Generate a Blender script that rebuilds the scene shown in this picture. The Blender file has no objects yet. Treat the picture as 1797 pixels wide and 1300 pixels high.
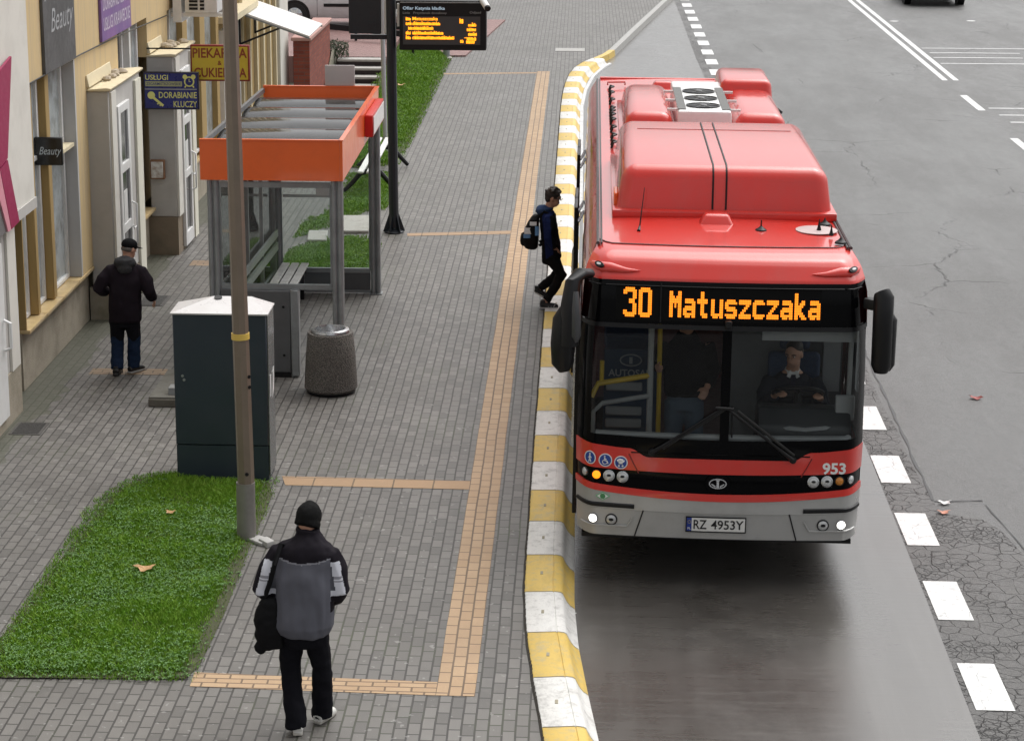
import bpy, bmesh, math, random
from mathutils import Vector, Matrix, noise
random.seed(7)
sc = bpy.context.scene
C = sc.collection
R = math.radians

# ------------------------------------------------------------------ camera
cam = bpy.data.objects.new("camera", bpy.data.cameras.new("camera"))
C.objects.link(cam)
F_PX, PPX, PPY = 3900.0, 780.0, 620.0
cam.data.sensor_fit = 'HORIZONTAL'
cam.data.sensor_width = 36.0
cam.data.lens = 36.0 * F_PX / 1797.0
cam.data.shift_x = -(PPX - 898.5) / 1797.0
cam.data.shift_y = (PPY - 650.0) / 1797.0
cam.data.clip_start = 0.1
cam.data.clip_end = 2000
YAW, PITCH = R(3.529), R(14.607)
fw = Vector((-math.sin(YAW) * math.cos(PITCH), math.cos(YAW) * math.cos(PITCH), -math.sin(PITCH)))
rt = Vector((math.cos(YAW), math.sin(YAW), 0))
up = rt.cross(fw)
mw = Matrix((rt, up, -fw)).transposed().to_4x4()
mw.translation = Vector((0, 0, 7.0))
cam.matrix_world = mw
sc.camera = cam

# ------------------------------------------------------------------ light: overcast day
SUN_EL, SUN_AZ = R(60), R(38)          # azimuth measured from +Y towards +X
w = bpy.data.worlds.new("World"); sc.world = w; w.use_nodes = True
nt = w.node_tree; nt.nodes.clear()
sky = nt.nodes.new('ShaderNodeTexSky'); sky.sky_type = 'NISHITA'; sky.sun_disc = False
sky.sun_elevation = SUN_EL; sky.sun_rotation = SUN_AZ
sky.air_density = 1.0; sky.dust_density = 5.0; sky.ozone_density = 1.0
hs = nt.nodes.new('ShaderNodeHueSaturation'); hs.inputs['Saturation'].default_value = 0.12
bg = nt.nodes.new('ShaderNodeBackground'); bg.inputs['Strength'].default_value = 0.15
wo = nt.nodes.new('ShaderNodeOutputWorld')
nt.links.new(sky.outputs[0], hs.inputs['Color']); nt.links.new(hs.outputs[0], bg.inputs['Color'])
nt.links.new(bg.outputs[0], wo.inputs['Surface'])
sl = bpy.data.lights.new("sun", 'SUN'); sl.energy = 1.35; sl.angle = R(75); sl.color = (1.0, 0.975, 0.94)
sun = bpy.data.objects.new("sun", sl); C.objects.link(sun)
sd = Vector((math.sin(SUN_AZ) * math.cos(SUN_EL), math.cos(SUN_AZ) * math.cos(SUN_EL), math.sin(SUN_EL)))
sun.rotation_euler = sd.to_track_quat('Z', 'Y').to_euler()
sun.location = (0, 0, 30)
sc.view_settings.view_transform = 'Standard'; sc.view_settings.look = 'None'
sc.view_settings.exposure = 0.30; sc.view_settings.gamma = 1.0
sc.cycles.max_bounces = 8; sc.cycles.transparent_max_bounces = 12

# ------------------------------------------------------------------ materials
def srgb(r, g, b):
    f = lambda c: c / 12.92 if c <= 0.04045 else ((c + 0.055) / 1.055) ** 2.4
    return (f(r / 255), f(g / 255), f(b / 255))
class NT:
    def __init__(s, name):
        s.m = bpy.data.materials.new(name); s.m.use_nodes = True; s.t = s.m.node_tree
        s.b = s.t.nodes['Principled BSDF']; s.out = s.t.nodes['Material Output']
    def n(s, kind, **kw):
        o = s.t.nodes.new('ShaderNode' + kind)
        for k, v in kw.items():
            if k in o.inputs: o.inputs[k].default_value = v
            else: setattr(o, k, v)
        return o
    def l(s, a, b): s.t.links.new(a, b)
    def coord(s, scale=(1, 1, 1), rot=(0, 0, 0), kind='Object'):
        tc = s.n('TexCoord'); mp = s.n('Mapping'); mp.inputs['Scale'].default_value = scale
        mp.inputs['Rotation'].default_value = rot; s.l(tc.outputs[kind], mp.inputs['Vector']); return mp.outputs[0]
    def noise(s, co, scale, detail=4, rough=.6):
        x = s.n('TexNoise', Scale=scale, Detail=detail, Roughness=rough); s.l(co, x.inputs['Vector']); return x.outputs['Fac']
    def ramp(s, fac, stops):
        r = s.n('ValToRGB'); e = r.color_ramp.elements
        while len(e) < len(stops): e.new(0.5)
        for i, (p, c) in enumerate(stops):
            e[i].position = p; e[i].color = (c if hasattr(c, '__len__') else (c, c, c))[:3] + (1,) if hasattr(c, '__len__') else (c, c, c, 1)
        s.l(fac, r.inputs['Fac']); return r.outputs['Color']
    def mix(s, fac, a, b, mode='MIX'):
        m = s.n('MixRGB', blend_type=mode)
        for i, v in ((0, fac), (1, a), (2, b)):
            if hasattr(v, 'is_linked') or hasattr(v, 'links'): s.l(v, m.inputs[i])
            elif i == 0: m.inputs[0].default_value = v
            else: m.inputs[i].default_value = tuple(v) + (1,)
        return m.outputs[0]
    def math(s, op, a, b=0.0):
        m = s.n('Math', operation=op)
        for i, v in ((0, a), (1, b)):
            if hasattr(v, 'links'): s.l(v, m.inputs[i])
            else: m.inputs[i].default_value = v
        return m.outputs[0]
    def bump(s, h, strength=.3, dist=.01, coat=False):
        b = s.n('Bump', Strength=strength, Distance=dist); s.l(h, b.inputs['Height']); s.l(b.outputs[0], s.b.inputs['Normal'])
        if coat: s.l(b.outputs[0], s.b.inputs['Coat Normal'])
    def base(s, c):
        if hasattr(c, 'links'): s.l(c, s.b.inputs['Base Color'])
        else: s.b.inputs['Base Color'].default_value = tuple(c) + (1,)
    def set(s, **kw):
        for k, v in kw.items(): s.b.inputs[k.replace('_', ' ')].default_value = v
def M(name, col, rough=.5, metal=0., var=.12, vs=6, bump=0., bs=60, bd=.004, coat=0., spec=.5, dirt=None):
    t = NT(name); co = t.coord()
    nz = t.noise(co, vs)
    c = t.mix(nz, [x * (1 - var) for x in col], [min(1, x * (1 + var)) for x in col])
    if dirt:
        dc, amt, ds = dirt
        dn = t.ramp(t.noise(co, ds, 6, .65), [(.45, 0.0), (.75, amt)])
        c = t.mix(dn, c, dc)
    t.base(c); t.set(Metallic=metal, Coat_Weight=coat, Coat_Roughness=.08)
    t.b.inputs['Specular IOR Level'].default_value = spec
    r = t.ramp(t.noise(co, vs * 2.3), [(.3, max(0.02, rough * .85)), (.7, min(1, rough * 1.15))]); t.l(r, t.b.inputs['Roughness'])
    if bump: t.bump(t.noise(co, bs, 3), bump, bd)
    return t.m
def EM(name, col, strength):
    t = NT(name); t.base((0.02, 0.02, 0.02)); t.b.inputs['Emission Color'].default_value = tuple(col) + (1,)
    nz = t.noise(t.coord(), 90, 2); r = t.ramp(nz, [(.3, .8), (.7, 1.0)])
    t.l(t.math('MULTIPLY', r, strength), t.b.inputs['Emission Strength']); return t.m
def GLASS(name, tint=(.8, .85, .83), ior=1.5, rough=.0, opac=0.0, opcol=(.02, .02, .02)):
    t = NT(name); t.t.nodes.remove(t.b)
    tr = t.n('BsdfTransparent'); tr.inputs[0].default_value = tuple(tint) + (1,)
    gl = t.n('BsdfGlossy', Roughness=rough); gl.inputs[0].default_value = (1, 1, 1, 1)
    fr = t.n('Fresnel', IOR=ior); mx = t.n('MixShader'); base = tr.outputs[0]
    if opac > 0:
        df = t.n('BsdfDiffuse'); df.inputs[0].default_value = tuple(opcol) + (1,)
        nz = t.noise(t.coord(), 5, 4); m0 = t.n('MixShader'); t.l(t.math('MULTIPLY', nz, 2 * opac), m0.inputs[0])
        t.l(base, m0.inputs[1]); t.l(df.outputs[0], m0.inputs[2]); base = m0.outputs[0]
    t.l(fr.outputs[0], mx.inputs[0]); t.l(base, mx.inputs[1]); t.l(gl.outputs[0], mx.inputs[2]); t.l(mx.outputs[0], t.out.inputs[0])
    return t.m

# ------------------------------------------------------------------ object helpers
ORG = {}
def tag(o, label=None, cat=None, group=None, kind=None):
    if label: o['label'] = label
    if cat: o['category'] = cat
    if group: o['group'] = group
    if kind: o['kind'] = kind
    return o
def thing(name, label, cat, loc=(0, 0, 0), rz=0., group=None, local=False):
    o = bpy.data.objects.new(name, None); o.empty_display_size = .2; C.objects.link(o)
    o.location = loc; o.rotation_euler = (0, 0, rz); tag(o, label, cat, group)
    ORG[o] = Vector((0, 0, 0)) if local else Vector(loc); return o
def finish(name, me, mats, parent=None):
    o = bpy.data.objects.new(name, me); C.objects.link(o)
    for m in (mats if isinstance(mats, (list, tuple)) else [mats]): me.materials.append(m)
    if parent:
        org = ORG[parent]
        if org.length: me.transform(Matrix.Translation(-org))
        o.parent = parent; ORG[o] = org
    else: ORG[o] = Vector((0, 0, 0))
    return o
class B:
    """a bmesh under construction, becomes ONE mesh object"""
    def __init__(s): s.bm = bmesh.new(); s.mi = 0
    def face(s, pts):
        f = s.bm.faces.new([s.bm.verts.new(p) for p in pts]); f.material_index = s.mi; return f
    def box(s, x0, x1, y0, y1, z0, z1):
        v = [s.bm.verts.new((x, y, z)) for z in (z0, z1) for y in (y0, y1) for x in (x0, x1)]
        for q in ((0, 2, 3, 1), (4, 5, 7, 6), (0, 1, 5, 4), (2, 6, 7, 3), (0, 4, 6, 2), (1, 3, 7, 5)):
            s.bm.faces.new([v[i] for i in q]).material_index = s.mi
        return s
    def obox(s, c, ax, ay, az):
        c, ax, ay, az = map(Vector, (c, ax, ay, az))
        v = [s.bm.verts.new(c + i * ax + j * ay + k * az) for k in (-1, 1) for j in (-1, 1) for i in (-1, 1)]
        for q in ((0, 2, 3, 1), (4, 5, 7, 6), (0, 1, 5, 4), (2, 6, 7, 3), (0, 4, 6, 2), (1, 3, 7, 5)):
            s.bm.faces.new([v[i] for i in q]).material_index = s.mi
        return s
    def bar(s, a, b, w, h, upv=(0, 0, 1)):
        a, b = Vector(a), Vector(b); d = (b - a).normalized(); u = Vector(upv)
        sd = d.cross(u)
        if sd.length < 1e-4: sd = d.cross(Vector((0, 1, 0)))
        sd.normalize(); u2 = sd.cross(d)
        return s.obox((a + b) / 2, d * (b - a).length / 2, sd * w / 2, u2 * h / 2)
    def loft(s, rings, cap=True, close=True):
        vs = [[s.bm.verts.new(p) for p in r] for r in rings]; n = len(rings[0])
        for i in range(len(vs) - 1):
            for j in range(n if close else n - 1):
                k = (j + 1) % n
                s.bm.faces.new((vs[i][j], vs[i][k], vs[i + 1][k], vs[i + 1][j])).material_index = s.mi
        if cap and close:
            s.bm.faces.new(vs[0][::-1]).material_index = s.mi; s.bm.faces.new(vs[-1]).material_index = s.mi
        return s
    def tube(s, pts, rad, n=10, flat=None, fdir=(0, 1, 0)):
        """flat: scale of the section along fdir"""
        pts = [Vector(p) for p in pts]; rings = []
        if not hasattr(rad, '__len__'): rad = [rad] * len(pts)
        pu = None
        for i, p in enumerate(pts):
            d = (pts[min(i + 1, len(pts) - 1)] - pts[max(i - 1, 0)]).normalized()
            if flat: u = Vector(fdir); u = u - d * u.dot(d)
            else: u = (pu - d * pu.dot(d)) if pu else (Vector((0, 0, 1)) - d * d.z if abs(d.z) < .95 else Vector((1, 0, 0)) - d * d.x)
            if u.length < 1e-5: u = d.orthogonal()
            u.normalize(); pu = u; v = d.cross(u); fl = flat if flat else 1.
            rings.append([p + rad[i] * (math.cos(a) * u * fl + math.sin(a) * v) for a in (2 * math.pi * k / n for k in range(n))])
        return s.loft(rings)
    def lathe(s, c, prof, n=32, ax=1., ay=1.):
        c = Vector(c)
        return s.loft([[c + Vector((r * ax * math.cos(a), r * ay * math.sin(a), z)) for a in (2 * math.pi * k / n for k in range(n))] for r, z in prof])
    def prism(s, poly, a, b, axis='z'):
        f = {'z': lambda p, t: (p[0], p[1], t), 'x': lambda p, t: (t, p[0], p[1]), 'y': lambda p, t: (p[0], t, p[1])}[axis]
        return s.loft([[f(p, a) for p in poly], [f(p, b) for p in poly]])
    def grid(s, fn, us, vs):
        g = [[s.bm.verts.new(fn(u, v)) for v in vs] for u in us]
        for i in range(len(us) - 1):
            for j in range(len(vs) - 1):
                s.bm.faces.new((g[i][j], g[i + 1][j], g[i + 1][j + 1], g[i][j + 1])).material_index = s.mi
        return s
    def disc(s, c, nrm, r, n=20, upv=(0, 0, 1), ry=None, th=.0):
        c = Vector(c); nrm = Vector(nrm).normalized(); x = Vector(upv).cross(nrm).normalized(); y = nrm.cross(x); ry = ry or r
        ring = lambda o: [c + nrm * o + r * math.cos(a) * x + ry * math.sin(a) * y for a in (2 * math.pi * k / n for k in range(n))]
        if th: return s.loft([ring(0), ring(th)])
        f = s.bm.faces.new([s.bm.verts.new(p) for p in ring(0)]); f.material_index = s.mi; return s
    def bev(s, w, seg=2, ang=30):
        s.bm.normal_update()
        es = [e for e in s.bm.edges if len(e.link_faces) == 2 and e.calc_face_angle(0) > R(ang)]
        bmesh.ops.bevel(s.bm, geom=es, offset=w, segments=seg, affect='EDGES', profile=.6, clamp_overlap=True); return s
    def done(s, name, mats, parent=None, smooth=True, ang=38, flip=True, solid=0.):
        bm = s.bm
        bmesh.ops.remove_doubles(bm, verts=bm.verts, dist=1e-6)
        if flip: bmesh.ops.recalc_face_normals(bm, faces=bm.faces)
        bm.normal_update()
        if smooth:
            for f in bm.faces: f.smooth = True
            for e in bm.edges:
                if len(e.link_faces) == 2: e.smooth = e.calc_face_angle(0) < R(ang)
                else: e.smooth = False
        me = bpy.data.meshes.new(name); bm.to_mesh(me); bm.free()
        o = finish(name, me, mats, parent)
        if solid:
            md = o.modifiers.new('solid', 'SOLIDIFY'); md.thickness = solid; md.offset = -1
        return o
def remesh(name, b, mats, parent=None, voxel=.012, smooth=4, wr=0., wscale=9., matfn=None, zs=1.5, inflate=0.):
    """union of closed shells as one continuous surface; wr = cloth creases"""
    bm = b.bm; bmesh.ops.recalc_face_normals(bm, faces=bm.faces)
    me = bpy.data.meshes.new('tmp'); bm.to_mesh(me); bm.free()
    o = bpy.data.objects.new('tmp', me); C.objects.link(o)
    md = o.modifiers.new('r', 'REMESH'); md.mode = 'VOXEL'; md.voxel_size = voxel; md.use_smooth_shade = True
    sm = o.modifiers.new('s', 'SMOOTH'); sm.factor = .5; sm.iterations = smooth
    dg = bpy.context.evaluated_depsgraph_get(); me2 = bpy.data.meshes.new_from_object(o.evaluated_get(dg))
    bpy.data.objects.remove(o); bpy.data.meshes.remove(me); me2.name = name
    me2.materials.clear()
    if wr:
        nr = [v.normal.copy() for v in me2.vertices]
        for v, n in zip(me2.vertices, nr):
            p = v.co
            a = noise.noise(Vector((p.x * wscale, p.y * wscale, p.z * wscale * zs))) + .5 * noise.noise(Vector((p.x * wscale * 2.3 + 5, p.y * wscale * 2.3, p.z * wscale * zs * 1.9)))
            v.co = p + n * (wr * a)
    if matfn:
        for pl in me2.polygons: pl.material_index = matfn(pl.center)
    for pl in me2.polygons: pl.use_smooth = True
    return finish(name, me2, mats, parent)
def text_verts(body, bold=0.):
    cu = bpy.data.curves.new('t', 'FONT'); cu.body = body; cu.resolution_u = 3; cu.offset = bold
    o = bpy.data.objects.new('t', cu); C.objects.link(o)
    dg = bpy.context.evaluated_depsgraph_get(); me = bpy.data.meshes.new_from_object(o.evaluated_get(dg))
    bpy.data.objects.remove(o); bpy.data.curves.remove(cu); return me
def lettering(name, body, mat, parent, fn, w, h=None, bold=0., slant=0.):
    """flat letters; fn maps (u,v) in [0,w]x[0,h] metres onto the surface"""
    me = text_verts(body, bold)
    xs = [v.co.x for v in me.vertices]; ys = [v.co.y for v in me.vertices]
    x0, x1, y0, y1 = min(xs), max(xs), min(ys), max(ys); k = w / (x1 - x0); ky = (h / (y1 - y0)) if h else k
    for v in me.vertices:
        u, q = (v.co.x - x0) * k, (v.co.y - y0) * ky
        v.co = Vector(fn(u + slant * q, q))
    return finish(name, me, mat, parent)
# ------------------------------------------------------------------ ground materials
def asphalt(name, base, dark, crack=0., wet=(.22, .42)):
    t = NT(name); co = t.coord()
    big = t.noise(t.coord((.5, .14, 1)), 1.1, 7, .72); fine = t.noise(co, 150, 2); grit = t.noise(co, 30, 4, .85); mid = t.noise(co, 7, 5, .7)
    streak = t.noise(t.coord((1.1, .05, 1)), 2.2, 4, .6)
    c = t.mix(t.ramp(big, [(.35, 0.), (.68, 1.)]), dark, base)
    c = t.mix(t.math('MULTIPLY', t.ramp(streak, [(.45, 0.), (.7, 1.)]), .4), c, [x * 1.4 for x in base])
    c = t.mix(.62, c, t.mix(t.ramp(grit, [(.36, 0.), (.64, 1.)]), [x * .22 for x in base], [x * 2.1 for x in base]))
    c = t.mix(.30, c, t.mix(t.ramp(fine, [(.35, 0.), (.65, 1.)]), [x * .2 for x in base], [x * 2. for x in base]))
    c = t.mix(t.math('MULTIPLY', t.ramp(mid, [(.5, 0.), (.72, 1.)]), .3), c, [x * .55 for x in dark])
    h = t.math('ADD', t.math('MULTIPLY', grit, .6), t.math('MULTIPLY', fine, .3)); wn = t.n('TexNoise', Scale=3.5, Detail=6); t.l(co, wn.inputs['Vector']); wc = t.mix(.16 if crack else .30, co, wn.outputs['Color'], 'ADD'); crk = None
    for sc_, wd in ((6.5, .035), (13., .05)) if crack else ((.33, .010),):
        vo = t.n('TexVoronoi', feature='DISTANCE_TO_EDGE', Scale=sc_); t.l(wc, vo.inputs['Vector'])
        k = t.math('MULTIPLY', t.ramp(vo.outputs['Distance'], [(0., 1.), (wd, 0.)]), t.ramp(t.noise(co, 1.1 if crack else .45, 3), [(.36 if sc_ < 10 else .5, 0.), (.52 if sc_ < 10 else .62, 1.)] if crack else [(.5, 0.), (.62, 1.)]))
        crk = k if crk is None else t.math('MAXIMUM', crk, k)
    c = t.mix(t.math('MULTIPLY', crk, .62 if crack else .45), c, [x * .18 for x in dark]); t.base(c)
    t.bump(t.math('SUBTRACT', h, t.math('MULTIPLY', crk, 1.6)), .9, .016, True)
    t.l(t.ramp(t.math('MULTIPLY', big, t.math('ADD', .6, t.math('MULTIPLY', grit, .8))), [(.3, wet[0]), (.6, wet[1])]), t.b.inputs['Roughness'])
    t.set(Coat_Weight=.05 if crack else .08, Coat_Roughness=.30, Coat_IOR=1.5); return t.m
def concrete_lane():
    t = NT('lane concrete'); co = t.coord()
    br = t.noise(t.coord((.5, 9, 1)), 2.2, 6, .7); big = t.noise(t.coord((.8, .3, 1)), .9, 4); fine = t.noise(co, 120, 2); st = t.noise(t.coord((2.2, .12, 1)), 1.6, 5, .65)
    c = t.mix(t.ramp(br, [(.3, 0.), (.7, 1.)]), (.058, .053, .048), (.104, .097, .089))
    c = t.mix(t.ramp(big, [(.35, .6), (.65, 0.)]), c, (.055, .048, .041)); c = t.mix(t.ramp(st, [(.48, 0.), (.72, .5)]), c, (.130, .124, .115))
    c = t.mix(.30, c, t.mix(fine, (.03, .027, .024), (.17, .16, .148)))
    x = t.n('SeparateXYZ'); t.l(co, x.inputs[0])
    d = t.math('ABSOLUTE', t.math('SUBTRACT', x.outputs[0], 1.35))
    oil = t.math('MULTIPLY', t.ramp(d, [(.15, 1.), (.9, 0.)]), t.ramp(t.noise(co, 2.4, 6, .7), [(.40, 0.), (.68, .65)]))
    c = t.mix(oil, c, (.030, .027, .024))
    edge = t.math('MULTIPLY', t.ramp(x.outputs[0], [(0.02, 1.), (.22, 0.)]), t.ramp(t.noise(co, 5, 5), [(.3, .2), (.7, .8)])); c = t.mix(edge, c, (.05, .045, .038))
    wav = t.math('FRACT', t.math('MULTIPLY', t.math('ADD', x.outputs[1], .6), 1 / 6.3))
    jt = t.ramp(t.math('ABSOLUTE', t.math('SUBTRACT', wav, .5)), [(0., 1.), (.0022, 0.)])
    c = t.mix(t.math('MULTIPLY', jt, .6), c, (.03, .028, .026)); t.base(c)
    t.bump(t.math('ADD', t.math('MULTIPLY', br, .8), t.math('MULTIPLY', fine, .4)), .40, .005, True)
    wt = t.math('MULTIPLY', big, t.math('ADD', .6, t.math('MULTIPLY', br, .8)))
    t.l(t.ramp(wt, [(.3, .16), (.62, .40)]), t.b.inputs['Roughness']); t.set(Coat_Weight=.6, Coat_Roughness=.16, Coat_IOR=1.5); return t.m
def pavers(name, c1, c2, mortar, bw=.2, bh=.1, rot=math.pi / 2, stain=(.068, .062, .054), msz=.0085, off=.5, rough=.62, light=True):
    t = NT(name); co = t.coord((1, 1, 1), (0, 0, rot))
    wv = t.n('TexNoise', Scale=1.1, Detail=3); t.l(t.coord(), wv.inputs['Vector'])
    cw = t.mix(.02, co, wv.outputs['Color'], 'ADD')
    def brick(a, b, m):
        k = t.n('TexBrick', Scale=1.0, offset=off); k.inputs['Color1'].default_value = tuple(a) + (1,); k.inputs['Color2'].default_value = tuple(b) + (1,)
        k.inputs['Mortar'].default_value = tuple(m) + (1,); k.inputs['Mortar Size'].default_value = msz; k.inputs['Mortar Smooth'].default_value = .25
        k.inputs['Brick Width'].default_value = bw; k.inputs['Row Height'].default_value = bh; k.inputs['Bias'].default_value = -.1
        t.l(cw, k.inputs['Vector']); return k
    k = brick(c1, c2, mortar); o = t.coord()
    c = k.outputs['Color']
    if light:   # a few odd pale / dark bricks
        k2 = brick((0, 0, 0), (1, 1, 1), (.5, .5, .5)); c = t.mix(t.math('MULTIPLY', t.ramp(k2.outputs['Color'], [(.90, 0.), (.97, 1.)]), .55), c, [x * 1.55 for x in c2])
        c = t.mix(t.math('MULTIPLY', t.ramp(k2.outputs['Color'], [(.03, 1.), (.10, 0.)]), .4), c, [x * .55 for x in c1])
    c = t.mix(t.ramp(t.noise(o, .55, 6, .65), [(.38, 0.), (.70, .62)]), c, stain)
    c = t.mix(t.ramp(t.noise(o, 4.5, 5, .7), [(.55, 0.), (.8, .3)]), c, [x * 1.35 for x in c2])
    fine = t.noise(o, 140, 2); c = t.mix(.22, c, t.mix(fine, [x * .4 for x in c1], [x * 1.6 for x in c2]))
    c = t.mix(t.math('MULTIPLY', k.outputs['Fac'], .75), c, mortar); t.base(c)
    if light:
        ms = t.ramp(t.noise(o, .8, 4, .7), [(.52, 0.), (.7, .8)]); c = t.mix(t.math('MULTIPLY', t.math('MULTIPLY', k.outputs['Fac'], ms), .8), c, (.055, .07, .025)); xs = t.n('SeparateXYZ'); t.l(o, xs.inputs[0])
        sp = t.ramp(t.noise(o, 17, 2, .4), [(.70, 0.), (.73, .45)]); c = t.mix(sp, c, (.33, .325, .31)); t.base(c)
        mg = t.math('SUBTRACT', t.math('MULTIPLY', xs.outputs[0], -1.), t.math('MULTIPLY', t.noise(o, 2.5, 5), .55)); mg2 = t.math('MULTIPLY', t.math('GREATER_THAN', mg, 5.62), .65); c = t.mix(mg2, c, (.055, .06, .032)); t.base(c)
        t.bump(t.math('ADD', t.math('MULTIPLY', k2.outputs['Color'], .35), t.math('SUBTRACT', t.math('MULTIPLY', fine, .25), t.math('MULTIPLY', k.outputs['Fac'], 1.))), .6, .010)
    else: t.bump(t.math('SUBTRACT', t.math('MULTIPLY', fine, .25), t.math('MULTIPLY', k.outputs['Fac'], 1.)), .6, .008)
    if light: t.set(Coat_Weight=.18, Coat_Roughness=.38)
    t.b.inputs['Roughness'].default_value = rough; return t.m
m_asphalt = asphalt('asphalt', (.098, .097, .095), (.036, .036, .036), wet=(.28, .62))
m_crack = asphalt('broken asphalt', (.085, .082, .079), (.055, .053, .051), crack=1, wet=(.35, .6))
m_lane = concrete_lane()
m_paver = pavers('grey pavers', (.105, .099, .091), (.172, .163, .150), (.024, .021, .018))
m_paver_red = pavers('red pavers', (.24, .125, .115), (.30, .17, .155), (.07, .05, .045), .2, .1, R(60), (.16, .1, .09), light=False)
m_tactile = pavers('tactile pavers', (.36, .235, .13), (.45, .31, .185), (.12, .08, .05), .2, .104, math.pi / 2, (.26, .18, .115), off=.35, light=False)
m_tactile_x = pavers('guide pavers', (.38, .25, .14), (.46, .32, .19), (.13, .085, .05), .205, .085, 0, (.30, .19, .11), light=False)
def paint(name, col, under, amt=.35, crack=False):
    t = NT(name); co = t.coord()
    wear = t.ramp(t.noise(co, 9, 7, .75), [(.56 - .1 * amt, 0.), (.66, 1.)])
    speck = t.ramp(t.noise(co, 70, 3, .7), [(.60, 0.), (.66, 1.)])
    c = t.mix(t.noise(co, 3, 5), [x * .86 for x in col], col)
    c = t.mix(t.math('MULTIPLY', wear, amt), c, under); c = t.mix(t.math('MULTIPLY', speck, .35), c, [x * .6 for x in under])
    if crack:
        wn = t.n('TexNoise', Scale=3.5, Detail=6); t.l(co, wn.inputs['Vector']); vo = t.n('TexVoronoi', feature='DISTANCE_TO_EDGE', Scale=4.5); t.l(t.mix(.16, co, wn.outputs['Color'], 'ADD'), vo.inputs['Vector'])
        c = t.mix(t.math('MULTIPLY', t.ramp(vo.outputs['Distance'], [(0., 1.), (.03, 0.)]), t.ramp(t.noise(co, .9, 2), [(.40, 0.), (.55, .75)])), c, (.16, .15, .16))
    gr = t.ramp(t.noise(t.coord((1, .3, 1)), 6, 6, .75), [(.5, 0.), (.72, .45)]); c = t.mix(gr, c, [x * .55 for x in col])
    t.base(c); t.bump(t.noise(co, 60, 3), .25, .004); t.b.inputs['Roughness'].default_value = .55; return t.m
m_roadpaint = paint('white road paint', (.78, .78, .77), (.13, .13, .13), .45, True)
m_oldpaint = paint('worn road paint', (.60, .60, .60), (.16, .16, .16), .55)
m_kerb_w = paint('white kerb paint', (.76, .75, .72), (.33, .32, .30), .6)
m_kerb_y = paint('yellow kerb paint', (.70, .49, .12), (.40, .36, .25), .6)
m_kerb_g = M('kerb concrete', (.36, .355, .34), .7, var=.2, bump=.4)
m_soil = M('soil', (.05, .055, .022), .9, var=.4, vs=20, bump=.6, bs=40)

# ------------------------------------------------------------------ road, lane, pavements
def sheet(name, poly, z, m, kind='structure', sub=0, **kw):
    b = B(); zz = z if callable(z) else (lambda p: z)
    b.face([(p[0], p[1], p[2] if len(p) > 2 else zz(p)) for p in poly])
    o = b.done(name, m, flip=False, smooth=False); tag(o, kind=kind, **kw); return o
b = B(); b.grid(lambda u, v: (u, v, 0.0), [-60, -8, 30, 300], [-60, 5, 80, 400]); tag(b.done('road', m_asphalt, flip=False, smooth=False), kind='structure')
sheet('bus_lane', [(-.02, -5), (3.05, -5), (3.06, 15.6), (3.09, 19), (3.11, 23), (3.02, 40), (2.90, 57), (2.92, 72), (2.6, 74), (1.2, 62), (.5, 56.4), (.3, 54.6), (-.02, 51), (-.02, 20)], .008, m_lane)
# the broken strip of old asphalt beside the concrete, its edge ragged
rg = random.Random(3)
def ragged(x, y0, y1, n, a): return [(x + rg.uniform(-a, a), y0 + (y1 - y0) * i / n) for i in range(n + 1)]
left = [(3.07, -2), (3.07, 12)] + [(3.07 + .02 * math.sin(i), 12 + i * .6) for i in range(20)] + [(3.12, 24), (3.05, 40), (2.92, 57), (2.94, 72)]
right = [(3.12, 72), (3.17, 57), (3.30, 40)] + [(3.52 + rg.uniform(-.02, .03), 30 - i * .9) for i in range(9)] + [(3.55, 21.3), (3.58, 20.9), (3.95, 20.75), (4.08, 20.4), (4.18, 19.6)] + [(4.2 + .05 * i + rg.uniform(-.04, .04), 19 - i) for i in range(10)] + [(4.9, 3), (5.0, -2)]
sheet('old_asphalt_strip', [(p[0] - .12, p[1]) for p in left] + right, .004, m_crack)
m_seal = M('road sealing seam', (.035, .035, .036), .55, var=.3, vs=30)
b = B()
def seam(pts, wd):
    L = []
    for i in range(len(pts) - 1):
        p, q = Vector(pts[i] + (.007,)), Vector(pts[i + 1] + (.007,)); n = max(2, int((q - p).length / .25))
        for k in range(n): L.append(p.lerp(q, k / n))
    L.append(Vector(pts[-1] + (.007,)))
    L = [p + Vector((rg.uniform(-.012, .012), 0, 0)) for p in L]
    for i in range(len(L) - 1):
        d = (L[i + 1] - L[i]).normalized(); s = Vector((-d.y, d.x, 0)) * wd * (.5 + .25 * math.sin(i * 1.7))
        s2 = Vector((-d.y, d.x, 0)) * wd * (.5 + .25 * math.sin(i * 1.7 + 1.7)); b.face([L[i] - s, L[i] + s, L[i + 1] + s2, L[i + 1] - s2])
seam([(3.60, 27.5), (3.57, 23.4), (3.56, 21.3)], .025); seam([(3.57, 21.28), (3.80, 21.3), (4.05, 21.33)], .03)
seam([(4.05, 21.2), (4.22, 19.6), (4.42, 18.0), (4.62, 16.2), (4.8, 13)], .012)
if 0: seam([(4.12, 21.4), (4.45, 19.7), (4.62, 18.4), (4.95, 16.4)], .012); seam([(3.62, 24.5), (3.9, 22.9), (4.2, 21.9), (4.45, 20.6)], .009)
tag(b.done('road_seam', m_seal, flip=False, smooth=False), kind='structure')
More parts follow.
